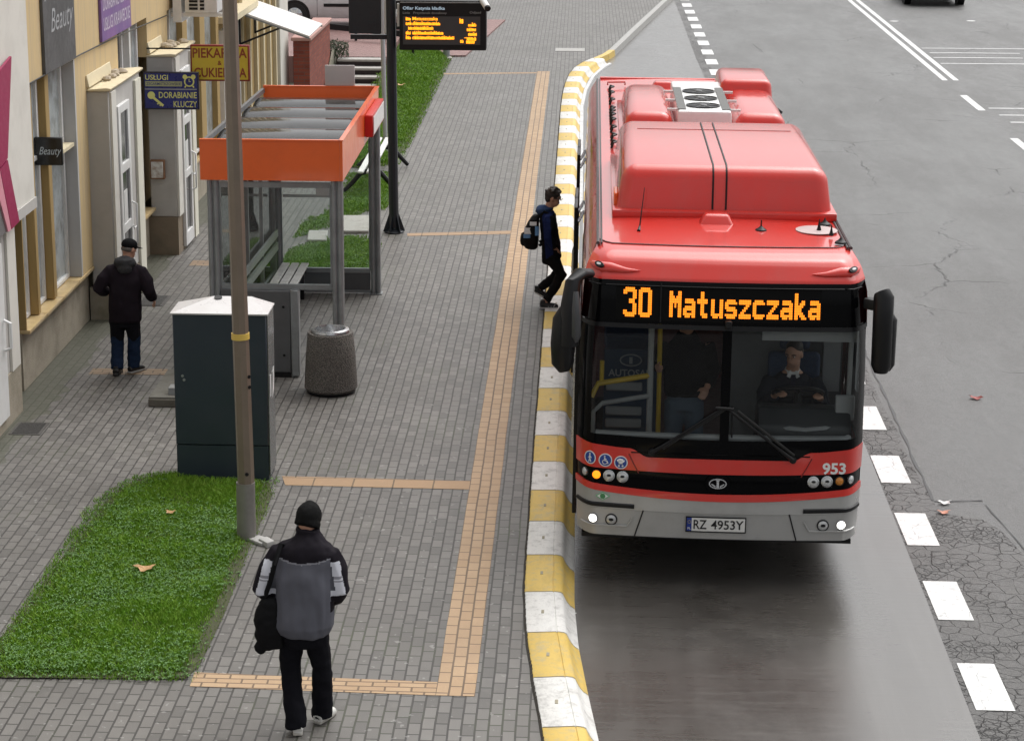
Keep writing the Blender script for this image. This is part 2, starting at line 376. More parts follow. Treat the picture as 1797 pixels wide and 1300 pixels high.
# painted markings
b = B()
y = 16.14 - 1.9 * 6
while y < 31: b.face([(3.12, y, .009), (3.42, y, .009), (3.42, y + .94, .009), (3.12, y + .94, .009)]); y += 1.9
while y < 72: b.face([(3.11, y, .009), (3.40, y, .009), (3.40, y + 1.05, .009), (3.11, y + 1.05, .009)]); y += 2.02
for xa, xb in ((8.50, 8.63), (8.76, 8.89)): b.face([(xa, 52.97, .005), (xb, 52.97, .005), (xb - .11, 90, .005), (xa - .11, 90, .005)])
for ya in (48.12, 42.0, 36.0, 30): b.face([(8.52, ya, .005), (8.68, ya, .005), (8.66, ya + 2.35, .005), (8.50, ya + 2.35, .005)])
tag(b.done('road_marking', m_roadpaint, flip=False, smooth=False), kind='structure')
b = B()
for ya, xa, xb in ((59.3, 8.95, 14.5), (58.3, 9.0, 11.3), (57.3, 8.95, 11.2), (56.1, 8.95, 14.5), (48.4, 8.8, 14), (47.4, 8.85, 14), (46.4, 8.9, 14)): b.face([(xa, ya, .005), (xb, ya, .005), (xb, ya + .14, .005), (xa, ya + .14, .005)])
tag(b.done('worn_marking', m_oldpaint, flip=False, smooth=False), kind='structure')
b = B()
for cx, cy in ((9.1, 66.0), (11.35, 66.2), (13.6, 66.3)): b.disc((cx, cy, .005), (0, 0, 1), .13, 12, (0, 1, 0))
tag(b.done('road_stud', m_roadpaint, flip=False, smooth=False), kind='structure')
# kerb path (inner top edge), straight with a bend at each end of the stop
KP = [(.55, 8.0), (.10, 12.0), (-.05, 13.5), (-.20, 15.0), (-.31, 16.2), (-.39, 17.2), (-.43, 18.2), (-.435, 19.5), (-.44, 22), (-.44, 30), (-.43, 40), (-.43, 47), (-.41, 49.2), (-.37, 50.8), (-.29, 52.4), (-.17, 53.6), (0.02, 54.6), (.28, 55.5)]
def resample(path, step):
    P = [Vector((p[0], p[1], 0)) for p in path]; out = [P[0]]; acc = 0.
    for i in range(len(P) - 1):
        L = (P[i + 1] - P[i]).length; t = step - acc
        while t <= L: out.append(P[i].lerp(P[i + 1], t / L)); t += step
        acc = L - (t - step)
    return out
STEP = .94 / 4
kp = resample(KP, STEP)
i0 = min(range(len(kp)), key=lambda i: abs(kp[i].y - 20.94))
prof = [(0, .0), (0, .160), (.012, .172), (.247, .178), (.250, .172), (.256, .172), (.259, .178), (.312, .170), (.334, .155), (.350, .12), (.372, .080), (.40, .045), (.435, .02), (.445, .0)]
b = B(); rings = []
for i, p in enumerate(kp):
    d = (kp[min(i + 1, len(kp) - 1)] - kp[max(i - 1, 0)]).normalized(); nn = Vector((d.y, -d.x, 0))
    rings.append([b.bm.verts.new(p + nn * s + Vector((0, 0, z))) for s, z in prof])
for i in range(len(rings) - 1):
    blk = (i - i0) // 4
    for j in range(len(prof) - 1):
        f = b.bm.faces.new((rings[i][j], rings[i][j + 1], rings[i + 1][j + 1], rings[i + 1][j])); f.material_index = 1 if blk % 2 else 0
b.mi = 2
for i in range(i0 % 4, len(rings) - 1, 4):   # joints between blocks
    r0 = rings[i]
    for j in range(1, len(prof) - 2):
        a, c = r0[j].co.copy(), r0[j + 1].co.copy(); up_ = Vector((.0015, 0, .0025))
        d = Vector((0, .005, 0)); b.face([a - d + up_, c - d + up_, c + d + up_, a + d + up_])
kerb = b.done('kerb', [m_kerb_w, m_kerb_y, M('kerb joint', (.13, .12, .1), .8)], flip=False, ang=60); tag(kerb, kind='structure')
b = B(); gr_ = random.Random(8)   # sand-filled gap where the paint ends raggedly against the pavers
L_ = [p + Vector((gr_.uniform(-.004, .004), 0, .1535)) for p in kp]; W_ = [gr_.uniform(.010, .030) for p in kp]
for i in range(len(kp) - 1):
    n_ = 6
    for k in range(n_):
        a, c = L_[i].lerp(L_[i + 1], k / n_), L_[i].lerp(L_[i + 1], (k + 1) / n_); wa = gr_.uniform(.006, .028); b.face([a + Vector((-.014, 0, 0)), a + Vector((wa * .3, 0, .021)), c + Vector((wa * .3, 0, .021)), c + Vector((-.014, 0, 0))])
tag(b.done('kerb_gap', M('dark sand gap', (.045, .04, .033), .9, var=.3, vs=20), flip=False, smooth=False), kind='structure')
# lifting slots cast in the block tops
b = B()
for i in range((i0 + 2) % 4, len(kp) - 1, 4):
    p = kp[i]; x, yy = p.x + .15, p.y; b.box(x - .012, x + .012, yy - .035, yy + .035, .1725, .1795)
tag(b.done('kerb_slot', M('slot mortar', (.33, .30, .22), .8, var=.3)), kind='structure')
# plain kerb continuing behind the bay + its white line
far = resample([(.28, 55.5), (.62, 56.7), (1.39, 62.4), (2.53, 70.6), (4.0, 81)], .9)
b = B()
for i in range(len(far) - 1):
    b.mi = 0 if i > 1 else 1
    a, c = far[i], far[i + 1]; d = (c - a).normalized(); nn = Vector((d.y, -d.x, 0))
    b.loft([[q, q + Vector((0, 0, .155)), q + nn * .15 + Vector((0, 0, .155)), q + nn * .17 + Vector((0, 0, .0))] for q in (a, c)])
tag(b.done('kerb_plain', [m_kerb_g, m_kerb_y]), kind='structure')
gl_ = resample([(.02, 36), (.02, 48), (.10, 50.6), (.28, 53), (.52, 54.6), (.75, 55.6)], .5)
b = B()
for i in range(len(gl_) - 1):
    a, c = gl_[i], gl_[i + 1]; d = (c - a).normalized(); nn = Vector((d.y, -d.x, 0)) * .04
    b.loft([[q - nn + Vector((0, 0, .003)), q - nn * .9 + Vector((0, 0, .05)), q + nn * .8 + Vector((0, 0, .04)), q + nn + Vector((0, 0, .003))] for q in (a, c)])
tag(b.done('kerb_channel', m_oldpaint), kind='structure')
# pavement follows the kerb
inner = [(p.x + .002, p.y) for p in kp[::2]] + [(q.x, q.y) for q in far]
walk = [(-30, 2), (1.2, 2)] + inner + [(4, 120), (-30, 120)]
sheet('pavement', walk, .15, m_paver)
T1 = [(-1.045, 15.83), (-.742, 15.83), (-.742, 25.75), (-.75, 52.9), (-1.06, 52.9), (-1.05, 26.8)]
sheet('tactile_strip', T1, .154, m_tactile)
for nme, pl, mm in (('guide_strip', [(-2.96, 15.885), (-1.047, 15.83), (-1.047, 16.09), (-2.97, 16.165)], m_tactile_x),
               ('guide_strip', [(-2.88, 20.945), (-1.047, 20.915), (-1.047, 21.19), (-2.95, 21.23)], None), ('guide_strip', [(-2.62, 33.3), (-1.05, 33.55), (-1.05, 33.8), (-2.64, 33.5)], None), ('guide_strip', [(-3.25, 52.2), (-1.06, 52.5), (-1.06, 52.72), (-3.25, 52.42)], m_tactile_x)):
    sheet(nme, pl, .1535, mm or pavers('smooth guide slabs', (.33, .205, .105), (.39, .26, .15), (.13, .09, .05), .4, .4, 0, (.26, .17, .10), light=False) if not (mm is None and 'smooth guide slabs' in bpy.data.materials) else bpy.data.materials['smooth guide slabs'])
m_bronze = pavers('tan slabs', (.25, .165, .10), (.30, .21, .13), (.1, .08, .05), .2, .1, 0, light=False)
sheet('guide_strip', [(-5.75, 25.0), (-4.85, 25.02), (-4.85, 25.28), (-5.75, 25.26)], .1535, m_bronze)
sheet('guide_strip', [(-5.6, 31.0), (-4.9, 31.0), (-4.9, 31.35), (-5.6, 31.35)], .1535, m_bronze)
# raised red terrace behind, its steps and retaining edge
b = B(); b.box(-14, -4.45, 50.6, 70, .0, .75); b.prism([(-4.45, 55.4), (-2.9, 55.6), (-2.2, 64), (-4.45, 64)], .0, .19)
tag(b.done('terrace', m_paver_red), kind='structure')
m_step = M('step concrete', (.40, .385, .36), .75, var=.2, bump=.4, dirt=((.2, .18, .15), .6, 6))
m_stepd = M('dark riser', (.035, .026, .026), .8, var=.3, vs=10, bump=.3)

# ------------------------------------------------------------------ grass
m_grass = None
def grass_mat():
    t = NT('grass blades'); co = t.coord()
    p = t.noise(co, 1.6, 4); q = t.noise(co, 11, 3)
    c = t.mix(p, (.095, .225, .010), (.155, .33, .016)); c = t.mix(t.ramp(q, [(.35, 0.), (.7, .7)]), c, (.26, .40, .05))
    c = t.mix(t.ramp(t.noise(co, 3.1, 5, .7), [(.60, 0.), (.80, .4)]), c, (.22, .24, .06))
    t.base(c); t.set(Roughness=.55); t.b.inputs['Specular IOR Level'].default_value = .3
    t.b.inputs['Subsurface Weight'].default_value = 0.; return t.m
m_grass = grass_mat(); m_clover = M('clover leaves', (.10, .21, .045), .6, var=.35, vs=14)
def inpoly(x, y, P):
    c = False; j = len(P) - 1
    for i in range(len(P)):
        if (P[i][1] > y) != (P[j][1] > y) and x < (P[j][0] - P[i][0]) * (y - P[i][1]) / (P[j][1] - P[i][1]) + P[i][0]: c = not c
        j = i
    return c
def edge_dist(x, y, P):
    d = 9.
    for i in range(len(P)):
        a, c = Vector(P[i][:2]), Vector(P[(i + 1) % len(P)][:2]); q = Vector((x, y)); e = c - a
        t = max(0, min(1, (q - a).dot(e) / max(e.dot(e), 1e-9))); d = min(d, (q - a - e * t).length)
    return d
def lawn(poly, n, zf, h=.06, wd=.006, seed=1, clover=0, bare=None):
    rr = random.Random(seed); xs = [p[0] for p in poly]; ys = [p[1] for p in poly]
    so = B()
    if zf(poly[0][0], poly[0][1]) == .15: so.face([(p[0], p[1], .162) for p in poly])
    else:
        g = .12
        for ix in range(int((max(xs) - min(xs)) / g) + 1):
            for iy in range(int((max(ys) - min(ys)) / g) + 1):
                x, y = min(xs) + ix * g, min(ys) + iy * g
                if inpoly(x + g / 2, y + g / 2, poly): so.face([(a, c, zf(a, c) + .012) for a, c in ((x, y), (x + g, y), (x + g, y + g), (x, y + g))])
    tag(so.done('lawn_soil', m_soil, flip=False, smooth=False), kind='structure')
    V, Fc, mi = [], [], []; k = 0
    while k < n:
        x, y = rr.uniform(min(xs), max(xs)), rr.uniform(min(ys), max(ys))
        out = not inpoly(x, y, poly); ed = edge_dist(x, y, poly)
        if out and (ed > .10 * (.4 + abs(noise.noise(Vector((x * 5, y * 5, 3))))) * 1.6 or rr.random() > .35): continue
        if not out and ed < .16 and rr.random() > .30 + ed * 4.5 * (.6 + noise.noise(Vector((x * 4, y * 4, 7)))): continue
        k += 1
        cl = noise.noise(Vector((x * 2.2, y * 2.2, seed))); dens = noise.noise(Vector((x * .9 + 9, y * .9, seed)))
        if bare and x > bare and rr.random() < .75 * min(1, (x - bare) / .12) : continue
        z = zf(x, y) + .01; a = rr.uniform(0, 6.28); hh = h * rr.uniform(.45, 1.25) * (1 + .75 * cl) * (.6 if ed < .1 else 1); lean = rr.uniform(.2, 1.1) * hh
        la = a + rr.uniform(-1, 1); dx, dy = math.cos(a) * wd * rr.uniform(.7, 1.3), math.sin(a) * wd * rr.uniform(.7, 1.3); lx, ly = math.cos(la) * lean, math.sin(la) * lean
        i = len(V)
        if clover and rr.random() < clover * (1 + 1.6 * dens):
            r = rr.uniform(.007, .014); zz = z + hh * .75
            for q in range(3):
                aa = a + q * 2.094; c0 = (x + math.cos(aa) * r, y + math.sin(aa) * r); i = len(V)
                V += [(x, y, zz), (c0[0] - math.sin(aa) * r * .8, c0[1] + math.cos(aa) * r * .8, zz + .006), (c0[0] + math.cos(aa) * r, c0[1] + math.sin(aa) * r, zz - .004), (c0[0] + math.sin(aa) * r * .8, c0[1] - math.cos(aa) * r * .8, zz + .006)]
                Fc.append((i, i + 1, i + 2, i + 3)); mi.append(1)
        else:
            V += [(x - dx, y - dy, z), (x + dx, y + dy, z), (x + lx * .45 + dx * .7, y + ly * .45 + dy * .7, z + hh * .62), (x + lx * .45 - dx * .7, y + ly * .45 - dy * .7, z + hh * .62), (x + lx, y + ly, z + hh * .95)]
            Fc += [(i, i + 1, i + 2, i + 3), (i + 3, i + 2, i + 4)]; mi += [0, 0]
    me = bpy.data.meshes.new('grass'); me.from_pydata(V, [], Fc); me.polygons.foreach_set('material_index', mi)
    o = finish('grass', me, [m_grass, m_clover]); return o
G1 = [(-4.44, 15.95), (-3.02, 16.02), (-2.95, 16.3), (-2.93, 17.4), (-2.96, 19.0), (-2.96, 20.6), (-3.05, 21.02), (-3.9, 21.24), (-4.15, 21.2), (-4.36, 21.05), (-4.50, 20.7), (-4.55, 20.2), (-4.6, 18.8), (-4.65, 17.5), (-4.68, 16.4), (-4.6, 16.0)]
tag(lawn(G1, 105000, lambda x, y: .15, .050, .0034, 1, .05, -3.12), 'short green lawn with clover between the pavers by the dark blue cabinet', 'grass', kind='stuff')
G2 = [(-4.44, 50.6, .6), (-4.44, 55.3, .6), (-3.25, 55.4, .2), (-3.22, 52.3, .15), (-3.30, 43.5, .15), (-3.36, 39.7, .15), (-4.2, 39.2, .15), (-4.6, 41.5, .15), (-4.5, 46, .15), (-4.44, 49, .3)]
def z2(x, y): return .15 + max(0, min(1, (y - 46) / 5)) * .45 * max(0, min(1, (-3.25 - x) / 1.0))
tag(lawn(G2, 42000, z2, .07, .0075, 2, .06), 'green grass bank rising to the red paved terrace', 'grass', kind='stuff')
G3 = [(-4.35, 33.0), (-4.28, 33.2), (-4.2, 34.6), (-4.05, 34.65), (-3.9, 36.2), (-3.98, 38.6), (-3.4, 38.9), (-3.3, 37.9), (-3.15, 36.9), (-3.12, 35.6), (-3.5, 35.2)]
tag(lawn(G3, 20000, lambda x, y: .15, .055, .006, 3, .05), 'green grass patch under the white bench beyond the shelter', 'grass', kind='stuff')
G4 = [(-4.25, 30.6), (-2.95, 30.9), (-3.02, 32.6), (-3.45, 33.2), (-4.0, 32.6), (-4.3, 32.0)]
tag(lawn(G4, 20000, lambda x, y: .15, .055, .006, 4, .05), 'green grass patch seen through the end glass of the shelter', 'grass', kind='stuff')
# ------------------------------------------------------------------ shared materials
m_steel = M('grey painted steel', (.29, .305, .31), .35, .25, var=.08, vs=3, dirt=((.10, .10, .095), .4, 5))
m_steel_d = M('dark grey panel', (.115, .118, .122), .45, .2, var=.1, dirt=((.07, .07, .07), .4, 4))
m_black = M('black plastic', (.009, .009, .010), .38, var=.2, vs=12, spec=.3)
m_rubber = M('black rubber', (.016, .016, .016), .75, var=.25, vs=15, bump=.2)
m_alu = M('bare aluminium', (.55, .56, .57), .28, .9, var=.08, vs=10)
m_white = M('white plastic', (.74, .74, .73), .35, var=.06, vs=4, dirt=((.5, .49, .46), .35, 6))
m_whitep = M('white plaster', (.66, .64, .585), .85, var=.05, vs=2, bump=.35, bs=80, dirt=((.47, .45, .40), .45, 2.2))
m_grayp = M('grey plaster', (.47, .455, .43), .9, var=.06, vs=3, bump=.45, bs=110, dirt=((.36, .34, .315), .55, 2.5))
def stained_plaster(name, col, dirt, streak=.5):
    t = NT(name); co = t.coord(); st = t.noise(t.coord((5, 5, .35)), 2.2, 5, .65); b_ = t.noise(co, 2, 5)
    c = t.mix(b_, [x * .93 for x in col], [x * 1.05 for x in col]); c = t.mix(t.math('MULTIPLY', t.ramp(st, [(.45, 0.), (.75, 1.)]), streak), c, dirt)
    t.base(c); t.set(Roughness=.88); t.bump(t.noise(co, 120, 3), .4, .004); return t.m
m_yellow = stained_plaster('yellow plaster', (.60, .455, .24), (.44, .35, .24), .8)
m_ochre = stained_plaster('ochre plaster', (.36, .245, .095), (.28, .20, .09), .4)
m_cream = M('cream trim', (.66, .58, .40), .8, var=.06, vs=5, bump=.2, dirt=((.45, .38, .25), .5, 5))
m_plinth = M('plinth plaster', (.38, .335, .265), .92, var=.14, vs=3, bump=.7, bs=60, bd=.01, dirt=((.13, .12, .075), .75, 1.6))
m_plinthd = M('brown plinth', (.22, .175, .125), .9, var=.15, vs=4, bump=.5, dirt=((.09, .085, .06), .6, 3))
m_sill = M('glazed sill tiles', (.56, .42, .22), .22, var=.12, vs=6, dirt=((.35, .26, .14), .5, 7))
m_winglass = GLASS('window glass', (.35, .38, .38), 1.6, .02, .25, (.10, .11, .11))
m_palepane = M('curtain and sky reflection pane', (.42, .46, .47), .12, var=.3, vs=4, spec=.7, dirt=((.10, .09, .07), .85, 2.6))  # pale colour holds curtains and reflected sky; dark blots suggest the room behind
m_room = M('dark room', (.05, .05, .05), .9, var=.3)
m_brick = None
def brickmat():
    t = NT('red brick'); co = t.coord(kind='Generated')
    k = t.n('TexBrick', Scale=1.0); tc = t.n('TexCoord'); sp = t.n('SeparateXYZ'); t.l(tc.outputs['Object'], sp.inputs[0]); cb = t.n('CombineXYZ')
    t.l(t.math('ADD', sp.outputs[0], sp.outputs[1]), cb.inputs[0]); t.l(sp.outputs[2], cb.inputs[1]); t.l(cb.outputs[0], k.inputs['Vector'])
    for n_, v in (('Color1', (.21, .040, .025)), ('Color2', (.29, .070, .042)), ('Mortar', (.16, .085, .07))): k.inputs[n_].default_value = v + (1,)
    k.inputs['Brick Width'].default_value = .25; k.inputs['Row Height'].default_value = .075; k.inputs['Mortar Size'].default_value = .008
    c = t.mix(t.ramp(t.noise(tc.outputs['Object'], 3, 5), [(.45, 0.), (.75, .5)]), k.outputs['Color'], (.11, .03, .025)); t.base(c)
    t.bump(t.math('MULTIPLY', k.outputs['Fac'], -1.), .6, .01); t.b.inputs['Roughness'].default_value = .85; return t.m
m_brick = brickmat()
m_orange = M('orange powder coat', (.84, .125, .010), .36, var=.05, vs=3, coat=.6, dirt=((.5, .08, .012), .3, 3))
m_red_s = M('red sign', (.5, .02, .012), .35, var=.06)
# ------------------------------------------------------------------ white building at the left
wb = thing('white_building', 'white plastered building at the left edge with a pink banner on its wall', 'building', (-6.5, 20, .15))
b = B(); b.box(-9, -6.09, 8, 24.2, 2.42, 9); b.done('wall', m_whitep, wb)
b = B(); b.box(-9, -6.072, 8, 24.22, 2.30, 2.418); b.done('cornice', m_grayp, wb)
b = B(); b.box(-9, -6.16, 8, 23.42, .70, 2.298); b.done('pier', m_grayp, wb)
b = B(); b.box(-6.158, -6.13, 23.05, 23.4, .70, 2.297); b.done('trim', m_whitep, wb)
b = B(); b.box(-9, -6.14, 8, 23.43, .15, .698); b.done('plinth', m_plinth, wb)
d = B(); d.box(-6.158, -6.10, 21.5, 22.72, .3, 2.2); door = d.done('door', m_white, wb)
b = B(); b.tube([(-6.09, 22.62, 1.05), (-6.02, 22.62, 1.08), (-6.02, 22.62, 1.35), (-6.09, 22.62, 1.38)], .018); b.done('handle', m_white, door)
m_pink = M('magenta banner', (.30, .014, .075), .5, var=.08); m_pinkl = M('pink banner', (.66, .28, .34), .5, var=.08); m_bgrey = M('grey banner', (.16, .15, .15), .6, var=.08)
bn = thing('banner', 'magenta and grey banner hanging on the white building at the left edge', 'banner', (-6.0, 23.3, 2.4))
def ban(pts, mt, nm, o): q = B(); q.prism([(y_ - .17, z_) for y_, z_ in pts], -6.088 + o, -6.06 + o, 'x'); q.done(nm, mt, bn)
ban([(21.9, 2.30), (23.35, 2.30), (23.1, 3.0), (23.0, 3.3), (23.35, 4.0), (21.9, 3.9)], m_bgrey, 'panel', 0)
ban([(23.12, 2.30), (23.46, 2.32), (23.10, 3.05), (22.78, 3.0)], m_pink, 'border', .02)
ban([(22.78, 3.02), (23.10, 3.07), (23.46, 4.1), (22.6, 3.95)], m_pink, 'border', .021)
ban([(22.98, 2.30), (23.10, 2.30), (22.76, 3.0), (22.5, 2.98)], m_pinkl, 'stripe', .02)
# ------------------------------------------------------------------ yellow building
XF = -6.240
yb = thing('yellow_building', 'yellow plastered shop building with grey porches and tall white framed windows', 'building', (-6.420, 30, .15))
b = B()
b.box(-9, XF, 24.21, 27.0, 3.60, 9); b.box(-9, XF, 27.03, 29.67, .875, 9); b.box(-9, XF, 29.67, 31.72, 3.62, 9); b.box(-9, XF, 31.72, 33.3, 3.05, 9); b.box(-9, XF, 33.3, 36, 3.55, 9)
b.box(-9, -6.480, 24.21, 36, .80, 3.9)
b.done('wall', m_yellow, yb)
for ya, yb2, dx, zt in ((24.21, 27.7, .08, .823), (29.6, 31.72, .06, .823), (33.2, 38, .06, .853)): b = B(); b.box(-9, XF - dx, ya, yb2, .15, zt); b.done('plinth', m_plinth, yb)
def sill(y0, y1, x1, z, nm='sill'):
    q = B(); n = max(1, round((y1 - y0) / .9))
    for i in range(n): q.box(-6.475, x1, y0 + (y1 - y0) * i / n + .004, y0 + (y1 - y0) * (i + 1) / n - .004, z - .045, z)
    q.bev(.008, 2); q.done(nm, m_sill, yb)
sill(24.21, 27.66, XF + .02, .87); sill(29.67, 31.68, XF + .06, .87); sill(33.3, 37.9, XF + .02, .9)
b = B(); b.box(-6.475, XF + .004, 27.0, 27.06, .875, 3.598); b.done('reveal', M('pale grey reveal', (.50, .495, .49), .85, var=.05, vs=3, bump=.3, bs=100, dirt=((.40, .39, .38), .5, 2)), yb)
def window(y0, y1, z0, z1, x, cols=(), glass=None, fr=.055, midz=None):
    q = B()
    for (a, c, e, f) in ((y0, y0 + fr, z0, z1), (y1 - fr, y1, z0, z1), (y0 + fr, y1 - fr, z0, z0 + fr), (y0 + fr, y1 - fr, z1 - fr, z1)): q.box(x - .04, x + .035, a, c, e, f)
    if midz: q.box(x - .039, x + .03, y0 + fr, y1 - fr, midz - .03, midz + .03)
    q.bev(.008, 1); wi = q.done('window', m_white, yb)
    g = B(); g.box(x - .012, x - .004, y0 + fr, y1 - fr, z0 + fr, z1 - fr); g.done('pane', glass or m_palepane, wi); return wi
for y0, y1 in ((24.25, 24.92), (25.06, 25.72), (25.90, 26.98)): window(y0, y1, .875, 3.59, -6.420, midz=2.62)
for y0, y1 in ((24.93, 25.05), (25.73, 25.89)):
    q = B(); q.box(-6.460, -6.290, y0, y1, .875, 3.59); q.bev(.01, 1); q.done('column', m_ochre, yb)
q = B(); q.box(-6.460, -6.260, 24.212, 24.245, .875, 3.59); q.done('column', m_ochre, yb)
q = B(); q.box(-6.46, -6.26, 25.95, 26.97, 2.54, 2.585); q.done('ledge', m_cream, yb)
window(29.75, 30.62, .875, 3.6, -6.40, midz=2.5, glass=m_winglass); window(30.75, 31.66, .875, 3.6, -6.40, midz=2.5, glass=m_palepane)
q = B(); q.box(-6.44, -6.28, 30.63, 30.74, .875, 3.6); q.done('column', m_white, yb)
def porch(y0, y1, xe, zt, door_y):
    hp = .72 if y0 > 30 else .58
    p = B(); p.box(XF - .02, xe, y0, y1, hp, zt); p.bev(.012, 1); po = p.done('porch', m_grayp, yb)
    q = B(); q.box(XF - .06, xe + .004, y0 - .004, y1 + .004, .15, hp - .002); q.done('porch_plinth', m_plinthd if y0 > 30 else m_plinth, po)
    # thin tiled canopy with an upstand against the wall
    q = B(); q.prism([(XF - .02, zt + .02), (XF - .02, zt), (xe + .03, zt), (xe + .04, zt + .035), (xe - .02, zt + .045)], y0 - .03, y1 + .1, 'y'); q.prism([(XF, zt + .045), (XF + .045, zt + .045), (XF + .02, zt + .20), (XF, zt + .20)], y0 - .03, y1 - .6, 'y')
    q.bev(.006, 1); q.done('porch_roof', m_cream, po)
    for k in range(9): q = B(); a = rb_.uniform(y0 + .7, y1 - .2); xx = rb_.uniform(XF + .06, xe - .08); ellip0(q, (xx, a, zt + .06), .07 * rb_.uniform(.5, 1.2)); q.done('rubble', M('mortar rubble', (.40, .34, .26), .9, var=.3, bump=.5) if 'mortar rubble' not in bpy.data.materials else bpy.data.materials['mortar rubble'], po)
    return po
rb_ = random.Random(9)
def ellip0(q, c, r):
    c = Vector(c); n = 7; q.loft([[c + Vector((r * math.sin(t) * math.cos(a) * rb_.uniform(.7, 1.2), r * math.sin(t) * math.sin(a), r * .6 * math.cos(t))) for a in (2 * math.pi * k / n for k in range(n))] for t in (.2, .8, 1.57, 2.3, 2.9)])
def glazed_door(po, y0, y1, x, z0, z1, mid, glass):
    q = B(); s = .11
    for (a, c, e, f) in ((y0, y0 + s, z0, z1), (y1 - s, y1, z0, z1), (y0 + s, y1 - s, z0, z0 + .2), (y0 + s, y1 - s, z1 - s, z1), (y0 + s, y1 - s, mid - .06, mid + .06), (y0 + s, y1 - s, z0 + 1.0, z0 + 1.12)): q.box(x, x + .05, a, c, e, f)
    q.bev(.006, 1); d = q.done('door', m_white, po)
    g = B(); g.box(x + .012, x + .022, y0 + s, y1 - s, z0 + .2, z1 - s); g.done('pane', glass, d)
    h = B(); h.tube([(x + .05, y1 - .06, z0 + 1.0), (x + .10, y1 - .06, z0 + 1.0), (x + .10, y1 - .20, z0 + 1.0)], .012); h.done('handle', m_white, d); h = B(); h.tube([(x + .05, y1 - .06, z0 + .75), (x + .11, y1 - .06, z0 + .78), (x + .11, y1 - .06, z0 + 1.3), (x + .05, y1 - .06, z0 + 1.33)], .014); h.done('handle', m_white, d)
m_dkglass = M('dark door glass', (.05, .052, .055), .1, var=.3, vs=3, spec=.8)
m_post = M('cream door post', (.70, .68, .58), .7, var=.05, vs=5)
def front(po, x, y0, ws, zt, hp):
    """door front of a porch: jamb, glazed leaf, grey cheek, cream post (widths ws)"""
    q = B(); q.box(x, x + .03, y0 + .02, y0 + ws[0], hp, zt); q.done('door_jamb', m_whitep, po)
    glazed_door(po, y0 + ws[0] + .03, y0 + ws[0] + ws[1], x + .002, .2, zt - .22, 2.05, m_dkglass)
    y = y0 + ws[0] + ws[1] + ws[2]; q = B(); q.box(x, x + .035, y, y + ws[3], .16, zt - .05); q.done('door_post', m_post, po)
    q = B(); q.box(x + .04, x + .045, y0 + ws[0] + .20, y0 + ws[0] + .42, 1.2, 1.75); q.done('notice', m_white, po)
po1 = porch(27.68, 29.66, -5.96, 3.12, 0); front(po1, -5.958, 27.68, (.30, .72, .52, .36), 3.10, .582)
po2 = porch(31.72, 33.3, -5.87, 3.06, 0); front(po2, -5.868, 31.72, (.34, .70, .22, .28), 3.04, .722)
for y0, y1 in ((33.7, 34.7), (35.15, 36.3), (36.8, 37.9)): window(y0, y1, .96, 3.6, -6.320, glass=m_palepane, midz=2.5)
for y0, y1 in ((34.52, 34.93), (36.12, 36.58), (37.72, 38.0)):
    q = B(); q.box(-6.44, XF + .01, y0, y1, .855, 3.54); q.done('column', m_ochre, yb)
# meter box on the second porch
mb = thing('meter_box', 'small rusty white meter box on the side of the second grey porch', 'meter box', (-6.15, 31.7, 1.3))
q = B(); q.box(-6.24, -6.03, 31.62, 31.714, 1.29, 1.57); q.bev(.01, 2); q.done('case', M('rusty steel', (.20, .10, .05), .8, var=.5, vs=9, bump=.3), mb)
q = B(); q.box(-6.222, -6.048, 31.605, 31.62, 1.312, 1.548); q.bev(.006, 1); q.done('lid', M('chipped white paint', (.60, .585, .55), .6, var=.05, dirt=((.22, .11, .05), .9, 13)), mb)
q = B(); q.tube([(XF + .03, 24.6, 3.62), (XF + .03, 27.2, 3.63), (XF + .03, 29.6, 3.60), (XF + .03, 33.2, 3.5)], .009, 5); q.done('cable', m_black, yb)
# air conditioner + its bracket
ac = thing('air_conditioner', 'white air conditioner unit with black vents high on the shop wall', 'air conditioner', (-5.8, 33.7, 3.5))
q = B(); q.box(-6.0, -5.50, 33.5, 34.2, 3.50, 4.2); q.bev(.03, 2); q.done('case', m_white, ac)
q = B()
for k in range(8):
    q.box(-5.93, -5.80, 33.488, 33.499, 3.55 + k * .055, 3.585 + k * .055); q.box(-5.765, -5.70, 33.488, 33.499, 3.55 + k * .055, 3.585 + k * .055)
q.done('vent', m_black, ac)
q = B(); q.box(-6.22, -5.4, 33.55, 33.6, 3.44, 3.497); q.box(-6.22, -5.4, 34.1, 34.15, 3.44, 3.497); q.box(-6.18, -6.05, 33.5, 34.2, 3.36, 4.3); q.done('bracket', m_white, ac)
# ------------------------------------------------------------------ ribbed far building
rb = thing('ribbed_building', 'ochre building with cream vertical ribs and a white corner beyond the bakery sign', 'building', (-6.6, 42, .15))
q = B(); q.box(-12, -6.28, 38.02, 45.6, .15, 8); q.done('wall', m_ochre, rb)
q = B(); q.box(-12, -6.16, 45.3, 46.6, .15, 8); q.bev(.02, 1); q.done('corner', m_whitep, rb)
for k, yy in enumerate((40.6, 41.5, 42.4, 43.3, 44.2, 45.05)):
    q = B(); q.box(-6.278, -6.21, yy, yy + .13, .15, 8); q.done('rib', m_cream, rb)
q = B(); q.box(-6.279, -6.20, 38.3, 40.2, .2, 2.7); dr = q.done('door', m_white, rb)
q = B(); q.box(-6.20, -6.19, 38.75, 39.8, 1.2, 2.5); q.done('pane', M('grey pane', (.3, .32, .33), .15, var=.15), dr)
q = B(); q.tube([(-6.2, 38.55, 1.0), (-6.12, 38.55, 1.0), (-6.12, 38.7, 1.0)], .03); q.disc((-6.19, 38.55, 1.35), (1, 0, 0), .08, 12, th=.05); q.done('handle', m_alu, dr)
